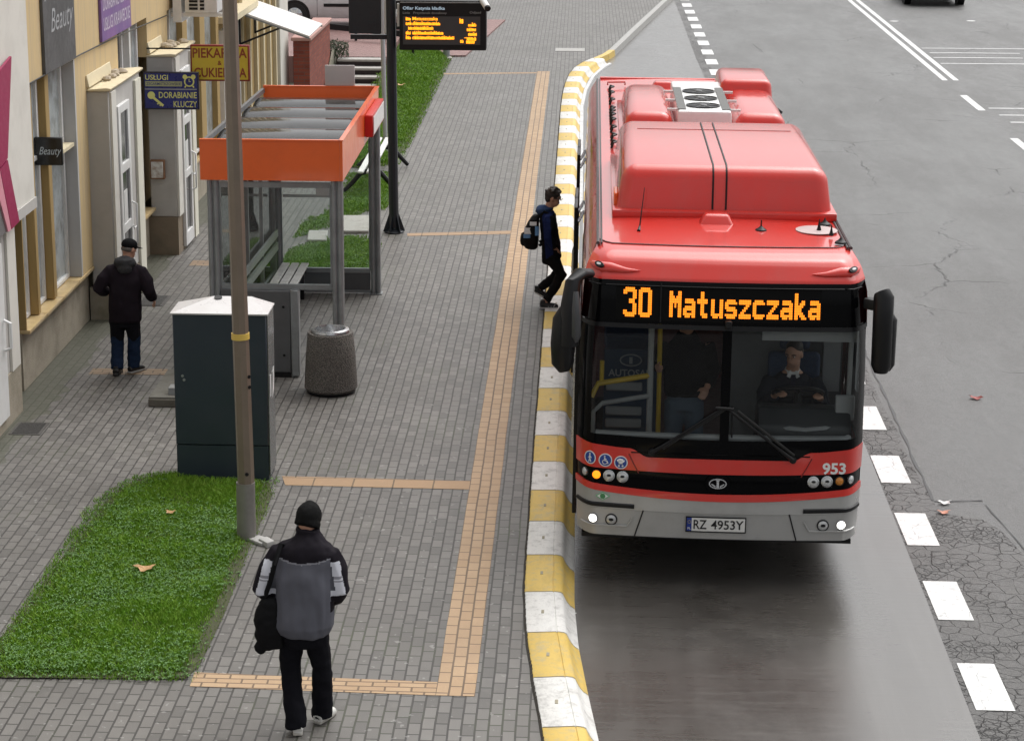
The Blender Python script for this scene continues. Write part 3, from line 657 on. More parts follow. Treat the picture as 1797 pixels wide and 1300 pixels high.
q = B(); q.box(-6.4, -6.0, 38.1, 41.2, 2.84, 2.95); q.done('ledge', m_cream, rb)
aw = thing('door_canopy', 'sloping white canopy panel on black brackets over the far shop door', 'canopy', (-6.2, 41, 2.8))
q = B(); q.prism([(-6.16, 2.87), (-6.16, 2.84), (-4.92, 2.40), (-4.90, 2.43)], 39.95, 42.0, 'y'); q.done('panel', M('milky canopy sheet', (.80, .79, .77), .3, var=.05, vs=4, dirt=((.6, .59, .56), .4, 4)), aw)
q = B(); q.bar((-6.18, 39.97, 2.83), (-4.9, 39.97, 2.385), .04, .03); q.bar((-6.18, 41.98, 2.83), (-4.9, 41.98, 2.385), .04, .03); q.done('edge', m_steel, aw)
for yy in (40.0, 41.9):
    q = B(); q.bar((-6.17, yy, 2.8), (-6.17, yy, 2.25), .035, .035, (0, 1, 0)); q.bar((-6.17, yy, 2.27), (-5.45, yy, 2.56), .035, .035); q.done('bracket', m_black, aw)
# red brick wall beside the steps
bw = thing('brick_wall', 'short red brick wall with a stone cap beside the terrace steps', 'wall', (-5.8, 47, .15))
q = B(); q.box(-6.0, -5.66, 46.1, 49.9, .15, 1.62); q.done('wall', m_brick, bw)
q = B(); q.box(-6.04, -5.62, 46.05, 49.95, 1.623, 1.70); q.bev(.012, 1); q.done('cap', M('brick coping', (.42, .24, .21), .8, var=.15, bump=.3), bw)
# terrace steps
st = thing('terrace_steps', 'concrete steps with dark risers leading up to the red terrace', 'steps', (-5, 50, .15))
for i in range(4):
    z1 = .15 + .15 * (i + 1); y0 = 49.05 + .36 * i
    q = B(); q.box(-5.58 + .02 * i, -4.46, y0, 50.59, z1 - .15 + (.0 if i == 0 else .001), z1 - .055); q.done('riser', m_stepd, st)
    q = B(); q.box(-5.59 + .02 * i, -4.452, y0 - .03, y0 + .34, z1 - .053, z1); q.bev(.008, 1); q.done('tread', m_step, st)
q = B(); q.prism([(48.7, .15), (50.58, .15), (50.58, 1.0), (50.2, 1.0), (48.7, .4)], -5.64, -5.595, 'x'); q.done('side_wall', M('mossy concrete', (.19, .18, .14), .9, var=.3, bump=.4, dirt=((.08, .10, .04), .7, 5)), st)
bs = thing('small_shrub', 'dark little shrub at the end of the red brick wall', 'shrub', (-5.62, 50.3, .8))
q = B(); rs = random.Random(4)
for k in range(700):
    a = rs.uniform(0, 6.28); r = .28 * math.sqrt(rs.random()); zz = rs.uniform(.0, .34) * (1.2 - r); c = Vector((-5.56 + r * math.cos(a), 50.35 + r * .8 * math.sin(a), .78 + zz)); u = Vector((rs.uniform(-1, 1), rs.uniform(-1, 1), rs.uniform(-.4, 1))).normalized() * .035; v = u.orthogonal().normalized() * .014
    q.face([c - u, c + v, c + u, c - v])
q.done('foliage', M('dark shrub leaves', (.035, .05, .018), .6, var=.4, vs=14), bs, flip=False, smooth=False)
# ------------------------------------------------------------------ wall signs
def sign_on_wall(nm, label, y0, y1, z0, z1, mt):
    t = thing(nm, label, 'sign', (XF, (y0 + y1) / 2, z0)); q = B(); q.box(XF + .002, XF + .04, y0, y1, z0, z1); q.bev(.005, 1); q.done('board', mt, t); return t
sg = sign_on_wall('wall_sign', 'charcoal chalkboard style sign with looping white script above the shop window', 25.42, 27.02, 3.62, 5.2, M('charcoal board', (.065, .066, .068), .5, var=.15, dirt=((.13, .13, .135), .6, 2)))
m_chalk = M('chalk lettering', (.36, .37, .38), .6, var=.2)
lettering('lettering', 'Art of', m_chalk, sg, lambda u, v: (XF + .043, 25.5 + u, 4.45 + v), 1.15, .42, slant=.3)
lettering('lettering', 'Beauty', m_chalk, sg, lambda u, v: (XF + .043, 25.75 + u, 3.98 + v), 1.1, .36, slant=.3)
sg = sign_on_wall('wall_sign', 'purple sign offering key cutting and tailoring on the yellow wall', 28.55, 30.45, 3.63, 4.6, M('purple board', (.17, .09, .27), .45, var=.2, vs=2, dirt=((.30, .12, .33), .6, 1.5)))
lettering('lettering', 'DORABIANIE KLUCZY', M('lilac lettering', (.62, .55, .66), .5), sg, lambda u, v: (XF + .043, 28.66 + u, 4.02 + v), 1.7, .17, bold=.01)
lettering('lettering', 'USŁUGI KRAWIECKIE', bpy.data.materials['lilac lettering'], sg, lambda u, v: (XF + .043, 28.66 + u, 3.76 + v), 1.7, .17, bold=.01)
def hang_sign(label, x0, x1, y, z0, z1, th, mt_case, mt_face, wall, fr=.02):
    t = thing('projecting_sign', label, 'sign', (x0, y, z0))
    q = B(); q.box(x0, x1, y, y + th, z0, z1); q.bev(.008, 1); q.done('case', mt_case, t)
    q = B(); q.box(x0 + fr, x1 - fr, y - .006, y - .001, z0 + fr, z1 - fr); q.done('face', mt_face, t)
    q = B()
    for zz in (z0 + .08, z1 - .06): q.bar((x0, y + th / 2, zz), (wall, y + th / 2, zz), .02, .02)
    q.done('bracket', m_black, t); return t
bsn = hang_sign('small black square sign reading Beauty in white script by the window', -6.42, -6.09, 25.6, 2.53, 2.86, .06, m_black, M('gloss black face', (.010, .010, .011), .2, var=.1), -6.43, .008)
lettering('lettering', 'Beauty', M('silver script', (.50, .55, .58), .4, var=.2), bsn, lambda u, v: (-6.37 + u, 25.59, 2.63 + v), .25, .12, slant=.25)
m_navy = M('navy sign face', (.010, .014, .14), .3, var=.15, dirt=((.03, .05, .30), .5, 3)); m_lemon = M('pale yellow lettering', (.72, .70, .22), .5, var=.08)
bl = hang_sign('navy blue sign for watch repair and key cutting with yellow lettering', -6.27, -5.47, 31.5, 2.33, 2.87, .06, M('dark sign case', (.012, .008, .02), .4), m_navy, XF)
L = lambda body, x, z, ww, hh, mt=m_lemon, bold=.012: lettering('lettering', body, mt, bl, lambda u, v: (x + u, 31.492, z + v), ww, hh, bold)
L('USŁUGI', -6.24, 2.755, .33, .075); L('DORABIANIE', -6.05, 2.495, .55, .09); L('KLUCZY', -5.84, 2.365, .34, .09)
q = B(); q.box(-6.24, -5.71, 31.488, 31.4935, 2.665, 2.735); q.done('band', M('dull yellow band', (.42, .42, .20), .5), bl)
lettering('lettering', 'ZEGARMISTRZOWSKIE', m_navy, bl, lambda u, v: (-6.225 + u, 31.486, 2.68 + v), .5, .04, .01)
q = B(); q.box(-6.25, -5.5, 31.489, 31.4935, 2.615, 2.632); q.done('divider', M('grey sign line', (.3, .3, .32), .5), bl)
q = B(); cx, cz = -5.605, 2.735
q.disc((cx, 31.493, cz), (0, -1, 0), .075, 20, th=.004); q.tube([(cx - .05, 31.49, cz - .06), (cx - .065, 31.49, cz - .085)], .01); q.tube([(cx + .05, 31.49, cz - .06), (cx + .065, 31.49, cz - .085)], .01)
for s in (-1, 1): q.disc((cx + s * .06, 31.493, cz + .068), (0, -1, 0), .034, 12, th=.003)
q.done('clock_symbol', m_lemon, bl)
q = B(); q.disc((cx, 31.488, cz), (0, -1, 0), .055, 20, th=.002); q.done('clock_face', m_navy, bl)
q = B(); q.bar((cx, 31.484, cz - .005), (cx, 31.484, cz + .04), .008, .002, (0, 1, 0)); q.bar((cx, 31.484, cz), (cx + .025, 31.484, cz), .008, .002, (0, 1, 0)); q.done('clock_hands', m_lemon, bl)
q = B(); q.disc((-6.16, 31.493, 2.535), (0, -1, 0), .055, 14, th=.004); q.bar((-6.14, 31.491, 2.51), (-5.99, 31.491, 2.385), .035, .004, (0, 1, 0)); q.bar((-6.05, 31.4915, 2.435), (-6.075, 31.4915, 2.405), .02, .004, (0, 1, 0)); q.bar((-6.02, 31.4915, 2.41), (-6.04, 31.4915, 2.385), .02, .004, (0, 1, 0)); q.done('key_symbol', m_lemon, bl)
m_yface = M('yellow sign face', (.60, .45, .035), .35, var=.1, vs=3); m_brown = M('brown red lettering', (.25, .045, .015), .5)
pk = hang_sign('yellow bakery sign with dark red serif lettering partly behind the brown pole', -5.605, -4.75, 31.635, 2.725, 3.245, .065, M('dark red sign case', (.22, .015, .012), .4, var=.1), m_yface, XF, .025)
L = lambda body, x, z, ww, hh: lettering('lettering', body, m_brown, pk, lambda u, v: (x + u, 31.627, z + v), ww, hh, .022)
L('PIEKARNIA', -5.57, 3.06, .785, .14); L('&', -5.21, 2.955, .06, .065); L('CUKIERNIA', -5.555, 2.78, .76, .14)

# ------------------------------------------------------------------ bus shelter
sh = thing('bus_shelter', 'bus shelter with orange roof fascia, grey posts and glass walls', 'bus shelter', (-3.5, 27.2, .15))
def post(x, y, z0=.15, z1=2.5):
    q = B()
    for dx, dy in ((-.035, -.035), (.035, -.035), (-.035, .035), (.035, .035)): q.tube([(x + dx, y + dy, z0), (x + dx, y + dy, z1)], .032, 10)
    q.box(x - .038, x + .038, y - .038, y + .038, z0, z1); q.done('post', m_steel, sh, ang=60)
    q = B(); q.box(x - .085, x + .085, y - .085, y + .085, .15, .165); q.done('foot_plate', m_steel, sh)
for x, y in ((-2.785, 25.1), (-2.745, 29.4), (-4.225, 25.1), (-4.1, 29.4)): post(x, y)
q = B(); q.box(-4.35, -2.74, 24.98, 25.01, 2.49, 2.95); q.box(-4.35, -2.74, 24.97, 25.02, 2.951, 2.965); q.done('front_fascia', m_orange, sh)
q = B(); q.box(-2.738, -2.705, 24.98, 29.52, 2.49, 2.95); q.box(-2.748, -2.695, 24.97, 29.53, 2.951, 2.965); q.done('side_fascia', m_orange, sh)
q = B(); q.box(-4.25, -2.74, 29.49, 29.52, 2.70, 2.95); q.box(-4.25, -2.74, 29.48, 29.53, 2.951, 2.965); q.done('rear_fascia', m_orange, sh)
q = B(); q.bar((-4.33, 25.02, 2.90), (-4.25, 29.5, 2.90), .04, .06); q.done('roof_rail', m_steel_d, sh)
m_roofp = GLASS('shelter roof sheet', (.50, .52, .54), 1.36, .06, .30, (.12, .118, .112))
q = B(); ny = 5
ys = [25.03 + (29.48 - 25.03) * i / ny for i in range(ny + 1)]
for i in range(ny):
    xl = -4.33 + .016 * i
    q.grid(lambda u, v: (xl + (-2.742 - xl) * u, ys[i] + (ys[i + 1] - ys[i]) * v, 2.80 + .055 * math.sin(math.pi * v) ** .8), [0, .33, .66, 1], [k / 10 for k in range(11)])
q.done('roof', m_roofp, sh, ang=50, solid=.006)
m_glass = GLASS('shelter glass', (.93, .955, .95), 1.45, .0, .015, (.5, .5, .5))
def glazing(nm, p0, p1, z0, z1, mull=0, low=None):
    p0, p1 = Vector(p0 + (0,)), Vector(p1 + (0,)); q = B(); up_ = Vector((0, 0, 1))
    for zz in (z0, z1): q.bar(p0 + up_ * zz, p1 + up_ * zz, .05, .06)
    for c in (p0, p1): q.bar(c + up_ * z0, c + up_ * z1, .03, .03, (0, 1, 0))
    for k in range(1, mull + 1): c = p0.lerp(p1, k / (mull + 1)); q.bar(c + up_ * z0, c + up_ * z1, .05, .05, (0, 1, 0))
    fr = q.done('frame', m_steel, sh); d = (p1 - p0).normalized(); nn = Vector((-d.y, d.x, 0)) * .004
    q = B(); q.loft([[p0 + nn + up_ * (z0 + .03), p0 - nn + up_ * (z0 + .03), p0 - nn + up_ * (z1 - .03), p0 + nn + up_ * (z1 - .03)], [p1 + nn + up_ * (z0 + .03), p1 - nn + up_ * (z0 + .03), p1 - nn + up_ * (z1 - .03), p1 + nn + up_ * (z1 - .03)]]); q.done('pane', m_glass, fr)
    if low: q = B(); q.loft([[p0 + nn * 3 + up_ * low, p0 - nn * 3 + up_ * low, p0 - nn * 3 + up_ * (z0 - .035), p0 + nn * 3 + up_ * (z0 - .035)], [p1 + nn * 3 + up_ * low, p1 - nn * 3 + up_ * low, p1 - nn * 3 + up_ * (z0 - .035), p1 + nn * 3 + up_ * (z0 - .035)]]); q.done('kick_panel', m_steel_d, fr)
glazing('end', (-4.03, 29.4), (-2.82, 29.4), .47, 2.42, 0, .2)
glazing('front', (-4.15, 25.1), (-2.86, 25.1), 1.22, 2.42, 0)
glazing('back', (-4.23, 25.18), (-4.11, 29.32), .45, 2.42, 3, .2)
q = B(); q.box(-4.18, -2.80, 29.38, 29.42, .16, .20); q.done('base_rail', m_steel, sh)
q = B(); q.bar((-4.15, 25.4, 1.02), (-4.06, 29.2, 1.02), .03, .10); q.bar((-4.15, 25.4, .84), (-4.06, 29.2, .84), .03, .10); q.done('back_rail', M('green grey slat', (.24, .27, .25), .5, var=.15), sh)
q = B(); q.box(-3.55, -3.25, 29.385, 29.39, 1.5, 1.62); q.done('sticker', m_white, sh)
q = B(); q.box(-4.0, -3.2, 29.386, 29.389, 1.47, 1.51); q.done('glass_stripe', M('frosted stripe', (.5, .52, .51), .6), sh)
q = B(); q.box(-3.42, -3.02, 29.50, 29.53, 2.966, 3.24); q.bev(.01, 2); q.done('top_panel', M('pale grey panel', (.46, .43, .43), .5, var=.05), sh)
q = B(); q.box(-2.703, -2.60, 27.6, 29.1, 2.58, 2.86); q.bev(.008, 1); fs = q.done('stop_sign_box', m_red_s, sh)
q = B(); q.box(-2.598, -2.592, 27.64, 29.06, 2.61, 2.83); q.done('sign_face', m_white, fs)
q = B(); q.box(-2.703, -2.61, 27.58, 27.597, 2.59, 2.85); q.done('sign_end', M('sign end cap', (.55, .01, .01), .4), fs)
# low steel box under the near glass
sb = thing('steel_box', 'grey steel cabinet box under the near glass wall of the shelter', 'cabinet', (-3.75, 25.0, .15))
q = B(); q.box(-4.15, -3.34, 25.0, 25.09, .21, 1.19); q.bev(.008, 1); q.done('body', m_steel_d, sb)
q = B(); q.box(-3.335, -3.24, 24.985, 25.12, .17, 1.2); q.bev(.01, 1); q.done('side_frame', m_steel, sb)
q = B(); q.box(-4.13, -3.34, 25.0, 25.12, .15, .205); q.done('base', m_black, sb)
q = B()
for zz in (.42, 1.0): q.disc((-3.42, 24.998, zz), (0, -1, 0), .016, 10, th=.006)
q.done('lock', m_black, sb)
# benches
def bench(label, x0, x1, y0, y1, z, legs, nsl=3, grp=None):
    t = thing('bench', label, 'bench', ((x0 + x1) / 2, (y0 + y1) / 2, .15)); ws = (x1 - x0) / nsl
    q = B()
    for i in range(nsl): q.box(x0 + i * ws + .012, x0 + (i + 1) * ws - .012, y0, y1, z - .035, z)
    q.bev(.008, 1); q.done('seat', M(label[:12] + ' slats', (.62, .58, .56) if nsl == 3 else (.70, .69, .67), .55, var=.15, vs=8, bump=.2, dirt=((.30, .27, .25), .5, 6)), t)
    for yy in legs:
        q = B(); q.box(x0 + .02, x1 - .02, yy - .025, yy + .025, z - .09, z - .037); q.box(x0 + .05, x0 + .10, yy - .024, yy + .024, .15, z - .09); q.box(x1 - .10, x1 - .05, yy - .024, yy + .024, .15, z - .09); q.done('leg', m_black, t)
bench('grey slatted bench inside the bus shelter', -4.02, -3.63, 26.3, 29.25, .60, (26.6, 27.8, 29.0))
b2 = thing('bench', 'white slatted bench on curved black legs on the grass behind the shelter', 'bench', (-3.55, 38.2, .15))
q = B(); q.box(-3.70, -3.60, 36.4, 40.0, .56, .60); q.box(-3.55, -3.45, 36.4, 40.0, .56, .60); q.bev(.01, 1); q.done('seat', M('white bench slats', (.74, .73, .71), .5, var=.1, vs=8, dirt=((.45, .43, .4), .4, 6)), b2)
for yy in (36.9, 39.4):
    q = B(); q.tube([(-3.98, yy - .1, .19), (-3.85, yy, .30), (-3.7, yy, .48), (-3.52, yy, .53), (-3.36, yy, .50), (-3.22, yy, .34), (-3.1, yy + .08, .19)], [.035, .04, .045, .045, .045, .04, .035], 8); q.done('leg', m_black, b2)
for x, y, wx, wy, lb in ((-3.98, 33.08, .15, .36, 'small pale concrete slab in the grass seen through the shelter glass'), (-3.50, 34.05, .22, .62, 'larger pale concrete slab between the two grass patches behind the shelter')):
    t = thing('paving_slab', lb, 'paving slab', (x, y, .15), .08); ORG[t] = Vector((0, 0, 0)); q = B(); q.box(-wx, wx, -wy, wy, 0, .05); q.bev(.012, 1); q.done('slab', m_step, t)
# ------------------------------------------------------------------ dark blue cabinet
m_blue = M('dark blue cabinet paint', (.020, .031, .046), .42, var=.12, vs=2.5, dirt=((.032, .04, .055), .5, 3))
cb = thing('utility_cabinet', 'tall dark blue utility cabinet with a pale hipped lid on the lawn', 'utility cabinet', (-3.5, 21.5, .15))
x0, x1, y0, y1 = -3.985, -3.055, 21.06, 21.50
q = B(); q.box(x0, x1, y0, y1, .52, 1.855); q.bev(.008, 1); q.done('body', m_blue, cb)
q = B(); q.box(x0 + .004, x1 - .004, y0 + .004, y1 - .004, .15, .514); q.done('base', m_blue, cb)
q = B(); q.box(x1 + .001, x1 + .012, y0 + .02, y1, .2, 1.85); q.done('side_panel', M('blue grey side panel', (.12, .125, .125), .25, .3, var=.15), cb)
q = B(); e = .02
v = [(x0 - e, y0 - e, 1.858), (x1 + e, y0 - e, 1.858), (x1 + e, y1 + e, 1.858), (x0 - e, y1 + e, 1.858)]; r0, r1 = (x0 + .36, y1 - .05, 1.955), (x1 - .20, y1 - .05, 1.955)
w_ = [(p[0], p[1], 1.872) for p in v]
q.loft([v, w_], cap=False); q.face([w_[0], w_[1], r1, r0]); q.face([w_[1], w_[2], r1]); q.face([w_[2], w_[3], r0, r1]); q.face([w_[3], w_[0], r0]); q.face(v[::-1])
q.done('lid', M('pale lid sheet', (.60, .59, .585), .30, .1, var=.08, vs=3, dirt=((.44, .41, .40), .5, 3)), cb, smooth=False)
q = B(); q.disc((-3.58, 21.40, 1.945), (0, -.3, 1), .04, 14, (0, 1, 0), th=.012); q.done('lid_plug', m_black, cb)
q = B(); q.disc((-3.90, 21.058, 1.23), (0, -1, 0), .014, 10, th=.006); q.disc((-3.885, 21.058, 1.19), (0, -1, 0), .014, 10, th=.006); q.done('lock', m_steel, cb)
q = B(); q.box(x1 + .013, x1 + .016, 21.15, 21.22, 1.0, 1.22); q.prism([(21.28, .95), (21.40, 1.02), (21.42, 1.25), (21.34, 1.2)], x1 + .0135, x1 + .0175, 'x'); q.done('sticker', m_white, cb)
# brown lamp pole in front of it
m_polebr = M('brown pole paint', (.195, .155, .120), .42, .2, var=.1, vs=5, dirt=((.14, .11, .085), .4, 7))
lp = thing('lamp_pole', 'tall brown lamp pole with a grey sleeve and yellow band beside the lawn', 'lamp pole', (-3.03, 19.33, .15))
q = B(); q.tube([(-3.02, 19.33, .68), (-3.04, 19.33, 2.2), (-3.065, 19.33, 5.1), (-3.08, 19.33, 8.5)], [.079, .075, .066, .055], 8); q.done('pole', m_polebr, lp, ang=30)
q = B(); q.tube([(-3.028, 19.33, .14), (-3.025, 19.33, .70)], [.090, .087], 20); q.done('sleeve', M('grey pole sleeve', (.235, .225, .21), .5, .3, var=.12, vs=9, dirt=((.14, .13, .11), .5, 6)), lp)
q = B(); q.tube([(-3.04, 19.33, 2.06), (-3.041, 19.33, 2.115)], [.0835, .083], 20); q.done('band', M('yellow band', (.68, .47, .10), .5, var=.1), lp)
q = B(); q.bm.free()
for c_, d_ in (((-2.963, 19.27, 1.72), (.8, -.6, 0)), ((-2.963, 19.28, 1.62), (.8, -.6, 0)), ((-3.0, 19.255, .80), (.3, -1, 0))): q = B(); q.disc(c_, d_, .018, 8, th=.006); q.done('bolt', m_black, lp)
q = B(); q.prism([(-3.0, 19.25), (-2.86, 19.12), (-2.80, 19.2), (-2.84, 19.3), (-2.92, 19.36)], .15, .185); q.prism([(-2.90, 19.2), (-2.80, 19.08), (-2.74, 19.15), (-2.83, 19.27)], .15, .205); q.bev(.012, 2); q.done('concrete_spill', m_kerb_g, lp)
# concrete step behind the cabinet
cs = thing('concrete_block', 'stepped concrete block lying on the pavers behind the blue cabinet', 'concrete block', (-4.5, 24.1, .15))
q = B(); q.box(-4.78, -4.05, 23.66, 24.9, .15, .24); q.bev(.01, 1); q.done('base', M('dark wet concrete', (.12, .11, .09), .8, var=.25, bump=.4, dirt=((.05, .05, .03), .6, 4)), cs)
q = B(); q.box(-4.775, -4.05, 23.68, 24.88, .241, .26); q.done('top', M('old step concrete', (.15, .145, .125), .85, var=.25, bump=.4, dirt=((.06, .06, .04), .6, 5)), cs)
q = B(); q.box(-4.57, -4.4, 23.78, 23.95, .261, .34); q.done('bracket', m_steel, cs)
# litter bin
lb = thing('litter_bin', 'round exposed aggregate concrete litter bin with a steel liner rim', 'litter bin', (-2.81, 24.44, .15))
def aggregate():
    t = NT('exposed aggregate'); co = t.coord(); vo = t.n('TexVoronoi', Scale=75.); t.l(co, vo.inputs['Vector'])
    c = t.mix(t.ramp(vo.outputs['Distance'], [(.1, 0.), (.6, 1.)]), t.mix(t.noise(co, 60, 2), (.30, .275, .24), (.19, .175, .155)), (.085, .078, .07))
    c = t.mix(t.ramp(t.noise(t.coord((3, 3, 1.2)), 2, 5), [(.45, 0.), (.7, .6)]), c, (.09, .083, .072)); t.base(c); t.set(Roughness=.85)
    t.bump(t.math('MULTIPLY', vo.outputs['Distance'], -1.), .8, .012); return t.m
c0 = (-2.81, 24.44, .15)
q = B(); q.lathe(c0, [(0, .035), (.285, .035), (.305, .06), (.285, .42), (.262, .69), (.255, .705), (.20, .705), (.195, .60), (0, .58)], 40); q.done('body', aggregate(), lb)
q = B(); q.lathe(c0, [(0, 0), (.275, 0), (.285, .034), (0, .034)], 40); q.done('foot', m_black, lb)
q = B(); q.lathe(c0, [(.150, .60), (.175, .745), (.215, .735), (.222, .712), (.18, .708), (.17, .60)], 40); q.done('liner_rim', m_alu, lb)
q = B(); q.lathe(c0, [(0, .59), (.16, .59), (.155, .64), (.10, .66), (0, .65)], 24); q.done('rubbish', M('bin bag', (.20, .23, .27), .3, var=.4, vs=20, bump=.6, bs=30, bd=.02), lb)
# manholes
for x, y, wx, wy, lbl in ((-5.90, 22.73, .34, .46, 'dark square manhole cover nearest the white pier'), (-5.70, 28.78, .36, .62, 'dark square manhole cover behind the man in the cap'), (-.30, 57.2, .75, .7, 'pale square manhole cover near the far kerb bend'), (-5.1, 33.9, .3, .5, 'small drain cover between the second porch and the shelter')):
    t = thing('manhole_cover', lbl, 'manhole cover', (x, y, .15)); q = B(); q.box(x - wx / 2, x + wx / 2, y - wy / 2, y + wy / 2, .148, .157)
    mt = M('cast iron ' + str(len(lbl)), (.030, .029, .028) if x < -1 else (.34, .33, .31), .55, .3 if x < -1 else 0, var=.3, vs=12, bump=.8, bs=70, bd=.006); q.done('frame', m_kerb_g if x > -1 else M('iron frame', (.09, .085, .08), .6, .3), t)
    q = B(); q.box(x - wx / 2 + .03, x + wx / 2 - .03, y - wy / 2 + .03, y + wy / 2 - .03, .15, .1605); q.done('lid', mt, t)
# fallen leaves
m_leaf = M('dry leaf', (.46, .27, .12), .6, var=.3, vs=25); m_leafr = M('red leaf', (.30, .07, .06), .6, var=.3, vs=25)
for x, y, z, s, a, lbl, mt in ((-3.78, 18.3, .22, .11, .3, 'large curled tan leaf lying on the near lawn', m_leaf), (-3.83, 19.85, .22, .06, 1., 'small pale leaf on the lawn near the cabinet', m_leaf), (-3.95, 48.5, .40, .10, 2., 'yellow leaf on the far grass bank', m_leaf),
                              (4.62, 25.1, .012, .085, .5, 'dark red leaf on the road right of the bus', m_leafr), (-.0, 17.95, .02, .03, 0., 'tiny white scrap on the lane beside the kerb', m_white), (3.60, 20.9, .016, .07, .2, 'small orange scrap on the broken asphalt', M('orange scrap', (.55, .25, .17), .6)), (3.66, 21.2, .016, .07, .2, 'small white chip of paint on the broken asphalt', m_white)):
    q = B(); n = 9; P = []
    for k in range(n * 2):
        r = s * .85 * (1.0 if k % 3 == 0 else .74) * random.uniform(.75, 1.1); t_ = 2 * math.pi * k / (2 * n) + a; P.append((x + r * math.cos(t_) * 1.25, y + r * math.sin(t_), z + .35 * s * (math.cos(t_ * 2) + 1) * .5))
    cc = q.bm.verts.new((x, y, z)); vs_ = [q.bm.verts.new(p) for p in P]
    for k in range(len(P)): q.bm.faces.new((cc, vs_[k], vs_[(k + 1) % len(P)]))
    o = q.done('fallen_leaf' if 'leaf' in lbl else 'scrap', mt, flip=False, solid=.003); tag(o, lbl, 'leaf' if 'leaf' in lbl else 'litter')

# ------------------------------------------------------------------ passenger information pole
m_navyp = M('dark navy pole paint', (.012, .016, .022), .4, var=.15, vs=4)
ip = thing('information_pole', 'dark navy passenger information pole with an amber departure display', 'information display', (-2.85, 33.57, .15))
q = B(); q.tube([(-2.85, 33.57, .16), (-2.89, 33.57, 5)], .075, 12); q.done('pole', m_navyp, ip, ang=25)
q = B(); q.lathe((-2.85, 33.57, .15), [(0, 0), (.15, 0), (.15, .02), (.08, .06), (0, .06)], 20)
for k in range(6):
    a = k * math.pi / 3 + .2; q.prism([(.07, .0), (.165, .0), (.07, .30)], -.008, .008, 'y') if False else q.loft([[Vector((-2.85, 33.57, .15)) + Vector((math.cos(a) * r - math.sin(a) * s, math.sin(a) * r + math.cos(a) * s, z)) for r, z in ((.07, .02), (.17, .02), (.075, .30))] for s in (-.007, .007)])
q.done('base_flange', m_navyp, ip)
dp = None
q = B(); q.box(-2.735, -1.43, 33.35, 33.60, 2.985, 3.725); q.bev(.012, 1); dp = q.done('display', m_black, ip)
q = B(); q.box(-2.68, -1.52, 33.340, 33.349, 3.07, 3.49); q.done('screen', M('led screen', (.05, .05, .052), .5, var=.1), dp)
q = B(); q.box(-2.72, -1.5, 33.33, 33.36, 3.69, 3.705); q.done('trim', m_steel, dp)
m_amber = EM('amber led', (1.0, .30, .008), 2.4); m_pale = EM('pale led', (.55, .68, .8), .55)
def row(body, x, z, ww, hh, mt=m_amber): lettering('lettering', body, mt, dp, lambda u, v: (x + u, 33.334, z + v), ww, hh, .018)
row('Ofiar Katynia kładka', -2.68, 3.575, .63, .062, m_pale); row('Linia   Przystanek docelowy', -2.68, 3.515, .66, .045, M('dim grey letters', (.22, .22, .22), .5)); row('Odjazd', -1.68, 3.525, .17, .045, bpy.data.materials['dim grey letters'])
rr = random.Random(12); q = B()
def blob(x, z, ww, hh):   # distant led words, too small to read
    k = 0.
    while k < ww - .012:
        c = rr.uniform(.020, .034); a = rr.uniform(.55, 1.) * hh
        q.box(x + k, x + k + c * .36, 33.332, 33.336, z, z + a); q.box(x + k + c * .55, x + k + c * .86, 33.332, 33.336, z, z + hh * rr.uniform(.5, .8)); q.box(x + k, x + k + c * .86, 33.333, 33.336, z + hh * rr.choice((0, .25, .45)), z + hh * rr.choice((.16, .55, .62))); k += c
for i, ww in enumerate((.38, .40, .31, .46, .62)):
    z = 3.43 - i * .070; blob(-2.635 if i != 2 else -2.60, z, .085 if i != 2 else .05, .058)
    if i: blob(-2.535, z, ww, .058)
    if i: blob(-1.72 + .02 * (i % 2), z - .015, .13, .058)
blob(-1.83, 3.39, .045, .10); blob(-1.82, 3.10, .06, .07); blob(-1.73, 3.09, .12, .06); blob(-1.76, 3.17, .14, .015)
q.done('led_text', m_amber, dp)
row('Matuszczaka', -2.535, 3.432, .38, .05)
q = B(); q.tube([(-1.50, 33.40, 3.74), (-1.41, 33.20, 3.64)], .05, 14); q.done('camera_body', m_white, ip)
q = B(); q.tube([(-1.409, 33.198, 3.639), (-1.40, 33.17, 3.625)], .046, 14); q.done('camera_lens', m_black, ip)
q = B(); q.box(-3.52, -3.03, 33.58, 33.66, 3.20, 4.2); q.bev(.01, 1); q.done('back_panel', m_navyp, ip)
q = B(); q.box(-3.50, -2.85, 33.62, 33.70, 3.11, 3.18); q.box(-3.21, -3.12, 33.572, 33.58, 3.28, 3.36); q.done('arm', m_navyp, ip)
q = B(); q.box(-2.78, -2.745, 33.5, 33.56, 3.32, 3.66); q.box(-2.99, -2.935, 33.60, 33.66, 3.2, 3.72); q.done('cable_duct', m_white, ip)
wp = thing('signpost', 'thin pale signpost standing on the grass behind the dark information pole', 'signpost', (-3.66, 41, .15))
q = B(); q.tube([(-3.63, 41, .15), (-3.71, 41, 4.4)], .042, 10); q.done('post', M('galvanised post', (.50, .51, .53), .4, .4, var=.1), wp)
q = B(); q.lathe((-3.63, 41, .15), [(0, 0), (.09, 0), (.09, .02), (.05, .05), (0, .05)], 12); q.done('foot', m_steel, wp)
fp = thing('steel_post', 'short grey steel post on the grass corner below the display', 'post', (-3.35, 55, .15))
q = B(); q.tube([(-3.34, 55, .1), (-3.36, 55, 3.2)], .085, 12); q.done('post', m_steel, fp)
q = B(); q.lathe((-3.34, 55, .15), [(0, 0), (.15, 0), (.14, .06), (.09, .08), (0, .08)], 12); q.done('foot', m_step, fp)
hr = thing('shadow_band', 'low dark rail standing in for the shadow and gutter band below the van', 'shadow_bar', (-4.5, 53.5, .75))
